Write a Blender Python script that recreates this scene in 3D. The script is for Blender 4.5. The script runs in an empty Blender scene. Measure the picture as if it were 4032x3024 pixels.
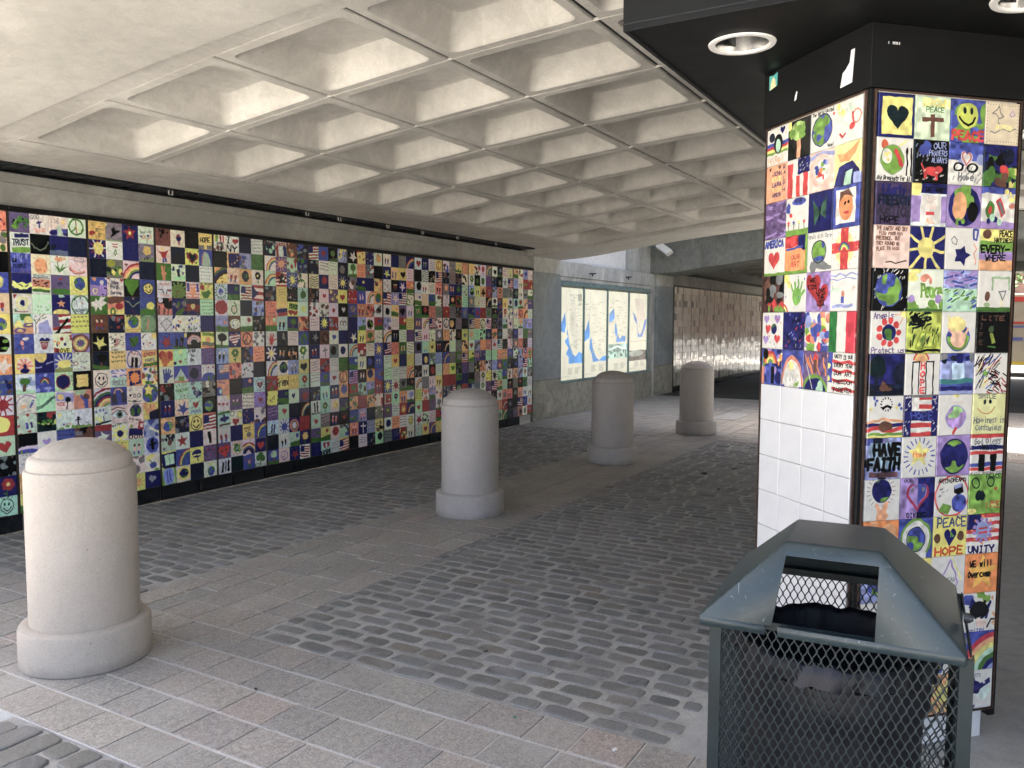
import bpy, bmesh, math, random
import numpy as np
from mathutils import Matrix, Vector

random.seed(7)
rng = np.random.RandomState(11)
sc = bpy.context.scene
COL = sc.collection

# ------------------------------------------------------------------ camera
CAM = np.array([-3.572, -6.436, 1.628]); YAW, PITCH, ROLL = 0.524, -0.075, 0.004
fw = Vector((math.cos(YAW) * math.cos(PITCH), math.sin(YAW) * math.cos(PITCH), math.sin(PITCH)))
r0 = Vector((math.sin(YAW), -math.cos(YAW), 0)); u0 = r0.cross(fw)
rr = r0 * math.cos(ROLL) + u0 * math.sin(ROLL); uu = -r0 * math.sin(ROLL) + u0 * math.cos(ROLL)
cam_d = bpy.data.cameras.new('camera'); cam = bpy.data.objects.new('camera', cam_d); COL.objects.link(cam)
M = Matrix((rr, uu, -fw)).transposed().to_4x4(); M.translation = Vector(CAM)
cam.matrix_world = M
cam_d.sensor_width = 36.0; cam_d.lens = 36.0 * 3279.2 / 4032.0
cam_d.clip_start = 0.05; cam_d.clip_end = 2000
sc.camera = cam

# ------------------------------------------------------------------ light
SUN_EL, SUN_AZ = math.radians(54), math.radians(76)      # azimuth from +X towards +Y
w = bpy.data.worlds.new("World"); sc.world = w; w.use_nodes = True
nt = w.node_tree; nt.nodes.clear()
sky = nt.nodes.new('ShaderNodeTexSky'); sky.sky_type = 'NISHITA'; sky.sun_disc = False
sky.sun_elevation = SUN_EL; sky.sun_rotation = math.radians(90) - SUN_AZ
sky.air_density = 0.75; sky.dust_density = 5.5; sky.ozone_density = 0.3
bg = nt.nodes.new('ShaderNodeBackground'); bg.inputs['Strength'].default_value = 0.11
ow = nt.nodes.new('ShaderNodeOutputWorld')
nt.links.new(sky.outputs[0], bg.inputs[0]); nt.links.new(bg.outputs[0], ow.inputs[0])
sun_d = bpy.data.lights.new('sun', 'SUN'); sun_d.energy = 5.0; sun_d.angle = math.radians(0.53)
sun_d.color = (1.0, 0.965, 0.905)
sun = bpy.data.objects.new('sun', sun_d); COL.objects.link(sun)
sd = Vector((math.cos(SUN_AZ) * math.cos(SUN_EL), math.sin(SUN_AZ) * math.cos(SUN_EL), math.sin(SUN_EL)))
sun.rotation_euler = sd.to_track_quat('Z', 'Y').to_euler()
sc.view_settings.view_transform = 'Standard'; sc.view_settings.look = 'None'
sc.view_settings.gamma = 1.0; sc.view_settings.exposure = 2.95
sc.view_settings.use_curve_mapping = False
sc.cycles.max_bounces = 10; sc.cycles.diffuse_bounces = 6; sc.cycles.glossy_bounces = 4
sc.cycles.use_adaptive_sampling = True; sc.cycles.adaptive_threshold = 0.015
sc.cycles.sample_clamp_indirect = 6.0
sc.cycles.use_denoising = True

# ------------------------------------------------------------------ materials
def new_mat(name):
    m = bpy.data.materials.new(name); m.use_nodes = True
    t = m.node_tree; t.nodes.clear()
    o = t.nodes.new('ShaderNodeOutputMaterial'); b = t.nodes.new('ShaderNodeBsdfPrincipled')
    t.links.new(b.outputs[0], o.inputs[0])
    return m, t, b
def nd(t, k, **kw):
    n = t.nodes.new(k)
    for a, v in kw.items():
        if a.startswith('i_'):
            key = a[2:]
            n.inputs[int(key) if key.isdigit() else key].default_value = v
        else: setattr(n, a, v)
    return n
def noise(t, scale, detail=6, rough=0.6, vec=None, dist=0.0):
    n = nd(t, 'ShaderNodeTexNoise'); n.inputs['Scale'].default_value = scale
    n.inputs['Detail'].default_value = detail; n.inputs['Roughness'].default_value = rough
    n.inputs['Distortion'].default_value = dist
    if vec is not None: t.links.new(vec, n.inputs['Vector'])
    return n.outputs[0]
def ramp(t, fac, stops):
    n = nd(t, 'ShaderNodeValToRGB'); t.links.new(fac, n.inputs[0])
    cr = n.color_ramp
    while len(cr.elements) < len(stops): cr.elements.new(0.5)
    for e, (p, c) in zip(cr.elements, stops):
        e.position = p; e.color = (*c, 1) if len(c) == 3 else c
    return n.outputs[0]
def mix(t, fac, a, b, mode='MIX'):
    n = nd(t, 'ShaderNodeMixRGB', blend_type=mode)
    for s, v in ((0, fac), (1, a), (2, b)):
        if hasattr(v, 'is_linked') or isinstance(v, bpy.types.NodeSocket): t.links.new(v, n.inputs[s])
        elif s == 0: n.inputs[0].default_value = v
        else: n.inputs[s].default_value = (*v, 1)
    return n.outputs[0]
def math_(t, op, a, b=None, c=None):
    n = nd(t, 'ShaderNodeMath', operation=op)
    for s, v in enumerate((a, b, c)):
        if v is None: continue
        if isinstance(v, bpy.types.NodeSocket): t.links.new(v, n.inputs[s])
        else: n.inputs[s].default_value = v
    return n.outputs[0]
def bump(t, b, h, strength=0.3, dist=0.01, prev=None):
    n = nd(t, 'ShaderNodeBump'); n.inputs['Strength'].default_value = strength
    n.inputs['Distance'].default_value = dist; t.links.new(h, n.inputs['Height'])
    if prev is not None: t.links.new(prev, n.inputs['Normal'])
    t.links.new(n.outputs[0], b.inputs['Normal']); return n.outputs[0]
def pos(t):
    return nd(t, 'ShaderNodeNewGeometry').outputs['Position']
def coords(t, sx=1, sy=1, sz=1, kind='pos'):
    m = nd(t, 'ShaderNodeMapping'); m.inputs['Scale'].default_value = (sx, sy, sz)
    src = pos(t) if kind == 'pos' else nd(t, 'ShaderNodeTexCoord').outputs['Object']
    t.links.new(src, m.inputs[0]); return m.outputs[0]

def concrete(name, a, b, stain=0.35, rough=0.9, streak=False, pits=False, bs=0.25, foot=False, big=0.0):
    m, t, p = new_mat(name); P = pos(t)
    n1 = noise(t, 1.3, 8, 0.65, P); n2 = noise(t, 9, 8, 0.7, P, 0.6); n3 = noise(t, 120, 3, 0.6, P)
    c = ramp(t, n1, [(0.3, a), (0.72, b)])
    c = mix(t, math_(t, 'MULTIPLY', ramp(t, n2, [(0.42, (0, 0, 0)), (0.7, (1, 1, 1))]), stain), c, tuple(x * 0.55 for x in a))
    c = mix(t, 0.25, c, ramp(t, n3, [(0.3, (0.55, 0.55, 0.55)), (0.7, (1.25, 1.25, 1.25))]), 'MULTIPLY')
    if streak:
        s = noise(t, 1.0, 6, 0.7, coords(t, 2.3, 2.3, 0.5))
        c = mix(t, math_(t, 'MULTIPLY', ramp(t, s, [(0.5, (0, 0, 0)), (0.72, (1, 1, 1))]), 0.6), c, tuple(x * 0.30 for x in a))
        s2 = noise(t, 1.0, 5, 0.6, coords(t, 3.4, 3.4, 0.8))
        c = mix(t, math_(t, 'MULTIPLY', ramp(t, s2, [(0.56, (0, 0, 0)), (0.7, (1, 1, 1))]), 0.5), c, tuple(min(1, x * 1.5) for x in b))
    if big:
        b1 = noise(t, .55, 7, .7, P, 1.5); b2 = noise(t, 2.6, 9, .75, P, 2.5)
        c = mix(t, math_(t, 'MULTIPLY', ramp(t, b1, [(.38, (1, 1, 1)), (.56, (0, 0, 0))]), big), c, tuple(x * .55 for x in a))
        c = mix(t, math_(t, 'MULTIPLY', ramp(t, b2, [(.56, (0, 0, 0)), (.68, (1, 1, 1))]), big * .8), c, tuple(x * .62 for x in a))
        c = mix(t, math_(t, 'MULTIPLY', ramp(t, b2, [(.28, (1, 1, 1)), (.4, (0, 0, 0))]), big * .6), c, tuple(min(1, x * 1.22) for x in b))
    if foot:   # splash dirt near the ground, rain dirt on the dome
        sz = nd(t, 'ShaderNodeSeparateXYZ'); t.links.new(P, sz.inputs[0])
        f1 = math_(t, 'ADD', sz.outputs[2], math_(t, 'MULTIPLY', math_(t, 'SUBTRACT', noise(t, 7, 6, .7, P), .5), .16))
        c = mix(t, math_(t, 'MULTIPLY', ramp(t, f1, [(.0, (1, 1, 1)), (.06, (0, 0, 0))]), .5), c, tuple(x * .5 for x in a))
        c = mix(t, math_(t, 'MULTIPLY', math_(t, 'MULTIPLY', ramp(t, sz.outputs[2], [(.98, (0, 0, 0)), (1.0, (1, 1, 1))]), ramp(t, noise(t, 30, 6, .8, P), [(.4, (0, 0, 0)), (.6, (1, 1, 1))])), .35), c, tuple(x * .55 for x in a))
        s3 = noise(t, 1.0, 6, .7, coords(t, 14, 14, .8)); c = mix(t, math_(t, 'MULTIPLY', ramp(t, s3, [(.58, (0, 0, 0)), (.72, (1, 1, 1))]), .22), c, tuple(x * .6 for x in a))
    h = math_(t, 'ADD', math_(t, 'MULTIPLY', n2, 1.0), math_(t, 'MULTIPLY', n3, 0.5))
    if pits:
        v = nd(t, 'ShaderNodeTexVoronoi'); v.inputs['Scale'].default_value = 17; t.links.new(P, v.inputs['Vector'])
        pit = ramp(t, v.outputs['Distance'], [(0.04, (0, 0, 0)), (0.075, (1, 1, 1))])
        big = ramp(t, noise(t, 6, 1, 0.5, P), [(0.52, (0, 0, 0)), (0.56, (1, 1, 1))])
        pit = math_(t, 'MAXIMUM', pit, math_(t, 'SUBTRACT', 1.0, big))
        c = mix(t, pit, tuple(x * 0.45 for x in a), c)
        h = math_(t, 'ADD', h, math_(t, 'MULTIPLY', pit, 1.5))
    t.links.new(c, p.inputs['Base Color']); p.inputs['Roughness'].default_value = rough
    bump(t, p, h, bs, 0.006)
    return m

def flat(name, col, rough=0.5, metal=0.0, var=0.25, scale=30, bs=0.08, coat=0.0, spec=0.5):
    m, t, p = new_mat(name); P = coords(t, kind='obj')
    n = noise(t, scale, 6, 0.65, P)
    c = mix(t, 1.0, col, ramp(t, n, [(0.25, (1 - var,) * 3), (0.75, (1 + var,) * 3)]), 'MULTIPLY')
    t.links.new(c, p.inputs['Base Color'])
    p.inputs['Metallic'].default_value = metal; p.inputs['Specular IOR Level'].default_value = spec
    r_ = nd(t, 'ShaderNodeMapRange'); r_.inputs['To Min'].default_value = max(0.03, rough - 0.1); r_.inputs['To Max'].default_value = rough + 0.12
    t.links.new(n, r_.inputs[0]); t.links.new(r_.outputs[0], p.inputs['Roughness'])
    p.inputs['Coat Weight'].default_value = coat; p.inputs['Coat Roughness'].default_value = 0.1
    if bs: bump(t, p, n, bs, 0.003)
    return m

MT = {}
MT['skylit_tone'] = concrete('skylit_toned_concrete', (0.74, 0.73, 0.69), (0.84, 0.83, 0.79), 0.35, streak=False)  # bay's skylight brightness put into a paler concrete colour
MT['soffit'] = concrete('soffit_concrete', (0.45, 0.44, 0.405), (0.54, 0.53, 0.49), 0.3, bs=0.2, big=.28)
MT['coffer'] = concrete('coffer_concrete', (0.52, 0.505, 0.465), (0.63, 0.615, 0.57), 0.4, bs=0.35, big=.5)
MT['wallc'] = concrete('wall_concrete', (0.34, 0.335, 0.31), (0.44, 0.435, 0.40), 0.5, big=.5)
MT['bluec'] = concrete('painted_blue_grey_concrete', (0.26, 0.29, 0.29), (0.37, 0.40, 0.395), 0.45, big=.5)
MT['stained'] = concrete('streaked_concrete', (0.46, 0.465, 0.43), (0.62, 0.625, 0.58), 0.5, streak=True, big=.6)
MT['footing'] = concrete('rough_tan_concrete', (0.33, 0.32, 0.25), (0.46, 0.44, 0.36), 0.8, bs=0.8, big=.7)
MT['bollard'] = concrete('cast_stone', (0.42, 0.372, 0.315), (0.485, 0.432, 0.37), 0.16, 0.75, pits=True, bs=0.25, foot=True)
MT['bollard2'] = concrete('cast_stone_grey', (0.43, 0.395, 0.365), (0.50, 0.465, 0.435), 0.2, 0.75, pits=True, bs=0.25, foot=True)
MT['pad'] = concrete('smooth_concrete_floor', (0.35, 0.35, 0.335), (0.45, 0.445, 0.43), 0.45, 0.75)
MT['plaza'] = concrete('sunlit_paving', (0.42, 0.39, 0.34), (0.50, 0.47, 0.42), 0.3, 0.9)
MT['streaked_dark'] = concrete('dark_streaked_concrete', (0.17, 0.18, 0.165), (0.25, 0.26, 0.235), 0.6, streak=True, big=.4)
MT['street'] = concrete('street_asphalt', (0.10, 0.098, 0.092), (0.16, 0.155, 0.145), 0.4, big=.4)
MT['asphalt'] = concrete('dark_paving', (0.05, 0.05, 0.048), (0.085, 0.083, 0.078), 0.4, big=.4)
MT['darkceil'] = concrete('shade_toned_concrete', (0.16, 0.155, 0.14), (0.24, 0.235, 0.21), 0.5)  # darkened concrete: shade under the far viaduct put into the colour
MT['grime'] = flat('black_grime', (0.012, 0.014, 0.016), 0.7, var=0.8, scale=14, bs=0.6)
MT['black'] = flat('black_painted_metal', (0.006, 0.0065, 0.007), 0.5, var=0.3, scale=6, bs=0.03, spec=0.22)
MT['frame'] = flat('dark_bronze_frame', (0.045, 0.035, 0.028), 0.5, metal=0.3, var=0.5, scale=40)
MT['rust'] = flat('rusty_bronze_edge', (0.07, 0.038, 0.026), 0.6, metal=0.2, var=0.7, scale=40)
MT['grout'] = flat('cream_grout', (0.52, 0.49, 0.43), 0.8, var=0.25, scale=60)
MT['darkgrout'] = flat('grey_grout', (0.30, 0.29, 0.26), 0.8, var=0.3, scale=60)
MT['white'] = flat('white_enamel', (0.78, 0.78, 0.76), 0.35, var=0.06)
MT['alu'] = flat('weathered_green_aluminium', (0.16, 0.25, 0.25), 0.5, metal=0.3, var=0.5, scale=20)
MT['plastic'] = flat('black_liner_plastic', (0.014, 0.015, 0.019), 0.45, var=0.5, scale=9, bs=0.08, spec=0.25)
MT['steel'] = flat('brushed_reflector', (0.75, 0.75, 0.74), 0.22, metal=1.0, var=0.1)
MT['blacktile'] = flat('black_plinth_tile', (0.012, 0.014, 0.016), 0.18, var=0.3, scale=8, bs=0.05)
MT['brick'] = flat('far_brick', (0.30, 0.17, 0.12), 0.9, var=0.4, scale=3)
MT['cream'] = flat('cream_panel', (0.42, 0.37, 0.29), 0.5, var=0.1, scale=3)
MT['red'] = flat('red_stripe', (0.55, 0.06, 0.05), 0.5, var=0.3)
MT['blue'] = flat('blue_stripe', (0.12, 0.14, 0.42), 0.5, var=0.3)
MT['yellow'] = flat('yellow_stripe', (0.62, 0.45, 0.06), 0.5, var=0.3)
MT['glass'] = flat('dark_window_glass', (0.03, 0.035, 0.04), 0.1, var=0.2)
MT['bark'] = flat('bark', (0.10, 0.075, 0.055), 0.9, var=0.5, scale=8, bs=0.6)
MT['teal'] = flat('teal_sticker_paper', (0.10, 0.42, 0.40), 0.6, var=0.15)
MT['paleyellow'] = flat('pale_yellow_print', (0.75, 0.68, 0.40), 0.6, var=0.15)
MT['paper'] = flat('torn_white_paper', (0.78, 0.78, 0.80), 0.7, var=0.08)

def leaf_mat():
    m, t, p = new_mat('leaves')
    g = nd(t, 'ShaderNodeNewGeometry')
    t.links.new(ramp(t, g.outputs['Random Per Island'], [(0, (0.05, 0.09, 0.02)), (1, (0.13, 0.18, 0.04))]), p.inputs['Base Color'])
    p.inputs['Roughness'].default_value = 0.6; return m
MT['leaf'] = leaf_mat()

def rand_id(t):
    g = nd(t, 'ShaderNodeNewGeometry').outputs['Random Per Island']
    o = nd(t, 'ShaderNodeObjectInfo').outputs['Random']
    return math_(t, 'FRACT', math_(t, 'ADD', math_(t, 'MULTIPLY', g, 7.31), math_(t, 'MULTIPLY', o, 3.77)))
def cobble_mat():
    m, t, p = new_mat('cobble_granite'); P = pos(t); r = rand_id(t)
    c = ramp(t, r, [(0.0, (0.135, 0.137, 0.135)), (0.22, (0.20, 0.197, 0.188)), (0.42, (0.165, 0.157, 0.146)), (0.6, (0.23, 0.23, 0.226)), (0.74, (0.155, 0.162, 0.152)), (0.86, (0.215, 0.197, 0.172)), (1.0, (0.19, 0.19, 0.19))])
    sp = noise(t, 170, 3, 0.7, P)
    c = mix(t, 0.55, c, ramp(t, sp, [(0.32, (0.35,) * 3), (0.7, (1.6,) * 3)]), 'MULTIPLY')
    d = noise(t, 3.2, 7, 0.7, P, 0.8)
    du = math_(t, 'MULTIPLY', ramp(t, d, [(0.47, (0, 0, 0)), (0.66, (1, 1, 1))]), 0.62)
    c = mix(t, du, c, (0.30, 0.30, 0.295))
    n2 = noise(t, 28, 5, 0.65, P)
    t.links.new(c, p.inputs['Base Color']); p.inputs['Roughness'].default_value = 0.62
    bump(t, p, math_(t, 'ADD', n2, math_(t, 'MULTIPLY', sp, 0.35)), 0.5, 0.006)
    return m
def paver_mat():
    m, t, p = new_mat('granite_paver'); P = pos(t); r = rand_id(t)
    c = ramp(t, r, [(0.0, (0.324, 0.302, 0.270)), (0.2, (0.302, 0.293, 0.270)), (0.4, (0.351, 0.320, 0.288)), (0.6, (0.297, 0.281, 0.257)), (0.8, (0.360, 0.336, 0.297)), (0.92, (0.369, 0.315, 0.279)), (1.0, (0.279, 0.270, 0.257))])
    sp = noise(t, 110, 4, 0.75, P); sp2 = noise(t, 35, 3, 0.6, P)
    c = mix(t, 0.7, c, ramp(t, sp, [(0.34, (0.45,) * 3), (0.66, (1.55,) * 3)]), 'MULTIPLY')
    c = mix(t, 0.35, c, ramp(t, sp2, [(0.35, (0.6,) * 3), (0.62, (1.25,) * 3)]), 'MULTIPLY')
    pk = noise(t, 9, 4, 0.6, P)
    c = mix(t, math_(t, 'MULTIPLY', ramp(t, pk, [(0.58, (0, 0, 0)), (0.7, (1, 1, 1))]), 0.45), c, (0.44, 0.35, 0.32))
    sm = noise(t, 2.1, 5, 0.6, P)
    c = mix(t, math_(t, 'MULTIPLY', ramp(t, sm, [(0.5, (0, 0, 0)), (0.7, (1, 1, 1))]), 0.35), c, (0.47, 0.455, 0.42))
    t.links.new(c, p.inputs['Base Color']); p.inputs['Roughness'].default_value = 0.7
    bump(t, p, math_(t, 'ADD', sp2, sp), 0.3, 0.003)
    return m
def mortar_mat():
    m, t, p = new_mat('pale_mortar'); P = pos(t)
    n = noise(t, 3.0, 7, 0.7, P); n2 = noise(t, 60, 4, 0.6, P)
    c = ramp(t, n, [(0.3, (0.20, 0.197, 0.186)), (0.5, (0.37, 0.36, 0.338)), (0.7, (0.49, 0.48, 0.45))])
    c = mix(t, 0.4, c, ramp(t, n2, [(0.3, (0.6,) * 3), (0.7, (1.2,) * 3)]), 'MULTIPLY')
    t.links.new(c, p.inputs['Base Color']); p.inputs['Roughness'].default_value = 0.9
    bump(t, p, n2, 0.5, 0.004); return m
MT['joint'] = concrete('pale_paving_joint', (0.50, 0.48, 0.45), (0.64, 0.62, 0.59), 0.3)
MT['cobble'] = cobble_mat(); MT['paver'] = paver_mat(); MT['mortar'] = mortar_mat()

def can_mat():
    m, t, p = new_mat('dark_teal_powder_coat'); P = coords(t, kind='obj')
    n = noise(t, 260, 3, 0.6, P); n2 = noise(t, 7, 6, 0.7, P)
    c = ramp(t, n2, [(0.3, (0.013, 0.025, 0.030)), (0.7, (0.022, 0.038, 0.044))])
    sc_ = noise(t, 26, 8, 0.85, P, 2.0)
    c = mix(t, math_(t, 'MULTIPLY', ramp(t, sc_, [(0.605, (0, 0, 0)), (0.65, (1, 1, 1))]), 0.5), c, (0.30, 0.36, 0.37))
    t.links.new(c, p.inputs['Base Color']); p.inputs['Roughness'].default_value = 0.42
    p.inputs['Specular IOR Level'].default_value = 0.6
    bump(t, p, n, 0.25, 0.002); return m
MT['can'] = can_mat()
MT['canbody'] = flat('dark_teal_body_paint', (0.0095, 0.018, 0.021), 0.45, var=0.35, scale=9, bs=0.1, spec=0.3)

# ------------------------------------------------------------------ object helpers
def add(name, mesh, mat=None, parent=None, loc=(0, 0, 0), rot=None, **props):
    o = bpy.data.objects.new(name, mesh); COL.objects.link(o); o.location = loc
    if rot: o.rotation_euler = rot
    if mat is not None and not mesh.materials: mesh.materials.append(mat)
    if parent is not None: o.parent = parent
    for k, v in props.items(): o[k] = v
    return o
def empty(name, loc=(0, 0, 0), rotz=0.0, **props):
    o = bpy.data.objects.new(name, None); COL.objects.link(o); o.location = loc; o.rotation_euler = (0, 0, rotz)
    o.empty_display_size = 0.1
    for k, v in props.items(): o[k] = v
    return o
class MB:
    def __init__(s): s.v = []; s.f = []
    def box(s, a, b):
        i = len(s.v); (x0, y0, z0), (x1, y1, z1) = a, b
        s.v += [(x0, y0, z0), (x1, y0, z0), (x1, y1, z0), (x0, y1, z0), (x0, y0, z1), (x1, y0, z1), (x1, y1, z1), (x0, y1, z1)]
        s.f += [(i, i+3, i+2, i+1), (i+4, i+5, i+6, i+7), (i, i+1, i+5, i+4), (i+1, i+2, i+6, i+5), (i+2, i+3, i+7, i+6), (i+3, i, i+4, i+7)]
        return s
    def poly(s, pts):
        i = len(s.v); s.v += [tuple(p) for p in pts]; s.f.append(tuple(range(i, i + len(pts)))); return s
    def loft(s, rings, close=True, cap0=True, cap1=True):
        i = len(s.v); n = len(rings[0])
        for r in rings: s.v += [tuple(p) for p in r]
        for k in range(len(rings) - 1):
            for j in range(n if close else n - 1):
                j2 = (j + 1) % n
                s.f.append((i + k*n + j, i + k*n + j2, i + (k+1)*n + j2, i + (k+1)*n + j))
        if cap0: s.f.append(tuple(reversed(range(i, i + n))))
        if cap1: s.f.append(tuple(range(i + (len(rings)-1)*n, i + len(rings)*n)))
        return s
    def tube(s, a, b, r, n=8):
        a = Vector(a); b = Vector(b); d = (b - a).normalized(); x = d.orthogonal().normalized(); y = d.cross(x)
        return s.loft([[p + x*math.cos(q)*r + y*math.sin(q)*r for q in [2*math.pi*k/n for k in range(n)]] for p in (a, b)])
    def mesh(s, name, smooth=False, bev=0.0):
        me = bpy.data.meshes.new(name); me.from_pydata(s.v, [], s.f); me.update()
        if bev:
            bm = bmesh.new(); bm.from_mesh(me)
            bmesh.ops.recalc_face_normals(bm, faces=bm.faces)
            es = [e for e in bm.edges if len(e.link_faces) == 2 and e.calc_face_angle(0) > 0.5]
            bmesh.ops.bevel(bm, geom=es, offset=bev, segments=2, affect='EDGES', profile=0.6)
            bm.to_mesh(me); bm.free()
        if smooth:
            for p in me.polygons: p.use_smooth = True
        return me
def box(name, a, b, mat, parent=None, bev=0.0, **props):
    c = [(p + q) / 2 for p, q in zip(a, b)]
    m = MB().box([p - k for p, k in zip(a, c)], [q - k for q, k in zip(b, c)]).mesh(name, bev=bev)
    return add(name, m, mat, parent, c, **props)
def lathe(prof, n=64):
    mb = MB(); rings = [[(r * math.cos(2*math.pi*k/n), r * math.sin(2*math.pi*k/n), z) for k in range(n)] for r, z in prof]
    return mb.loft(rings)
def auto_smooth(me, ang=35):
    me.shade_smooth() if hasattr(me, 'shade_smooth') else None
    bm = bmesh.new(); bm.from_mesh(me)
    for e in bm.edges:
        e.smooth = not (len(e.link_faces) == 2 and e.calc_face_angle(0) > math.radians(ang))
    bm.to_mesh(me); bm.free()
    for p in me.polygons: p.use_smooth = True
    return me
import re
# ------------------------------------------------------------------ hand painted tile pictures (flat print), drawn stroke by stroke
PAL = dict(w=(.87, .86, .82), c=(.86, .79, .66), y=(.88, .83, .48), n=(.10, .11, .36), b=(.24, .29, .60), l=(.58, .62, .80),
           k=(.06, .065, .07), g=(.27, .44, .19), G=(.45, .62, .25), m=(.70, .85, .73), o=(.88, .64, .44), s=(.83, .52, .42), r=(.60, .17, .18),
           p=(.40, .32, .48), P=(.62, .52, .74), d=(.09, .12, .20), e=(.47, .48, .48), B=(.40, .27, .22), t=(.07, .14, .16), i=(.90, .78, .72), L=(.74, .84, .92), Y=(.92, .88, .50), R=(.78, .20, .20), O=(.92, .55, .28))
FONT = {}
def _f(s):
    for line in s.strip().split('\n'):
        k, v = line.split(' ', 1)
        FONT[k] = [[(float(q[0]) / 4, float(q[1]) / 6) for q in st.split(',')] for st in v.split(' ')]
_f("""A 06,20,46 14,34
B 00,06 00,30,42,33,03 33,44,35,06
C 41,20,02,04,26,45
D 00,06,26,44,42,20,00
E 40,00,06,46 03,33
F 40,00,06 03,33
G 41,20,02,04,26,45,43,23
H 00,06 40,46 03,43
I 20,26 10,30 16,36
J 30,35,16,04
K 00,06 40,03,46
L 00,06,46
M 06,00,23,40,46
N 06,00,46,40
O 20,02,04,26,44,42,20
P 06,00,30,42,33,03
Q 20,02,04,26,44,42,20 24,46
R 06,00,30,42,33,03 23,46
S 41,20,01,12,33,44,26,05
T 00,40 20,26
U 00,04,26,44,40
V 00,26,40
W 00,16,23,36,40
X 00,46 40,06
Y 00,23,40 23,26
Z 00,40,06,46
! 20,24 26,26
- 03,43
, 25,16
+ 21,25 03,43
a 42,02,05,26,45 42,46
b 00,06 03,23,44,26,06
c 42,22,04,26,46
d 40,46 43,23,04,26,46
e 04,44,32,12,04,16,36
f 31,20,16 03,33
g 43,23,04,25,45 42,36,16
h 00,06 03,23,44,46
i 22,26 20,20
k 00,06 32,04,36
l 20,26
m 06,02,22,26 22,42,46
n 06,02 03,32,44,46
o 22,04,26,44,22
p 02,06 03,23,34,25,05
r 02,06 03,32
s 42,12,03,34,26,06
t 20,26,36 02,42
u 02,05,26,45,42 42,46
v 02,26,42
w 02,16,23,36,42
x 02,46 42,06
y 02,24 42,16""")

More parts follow.
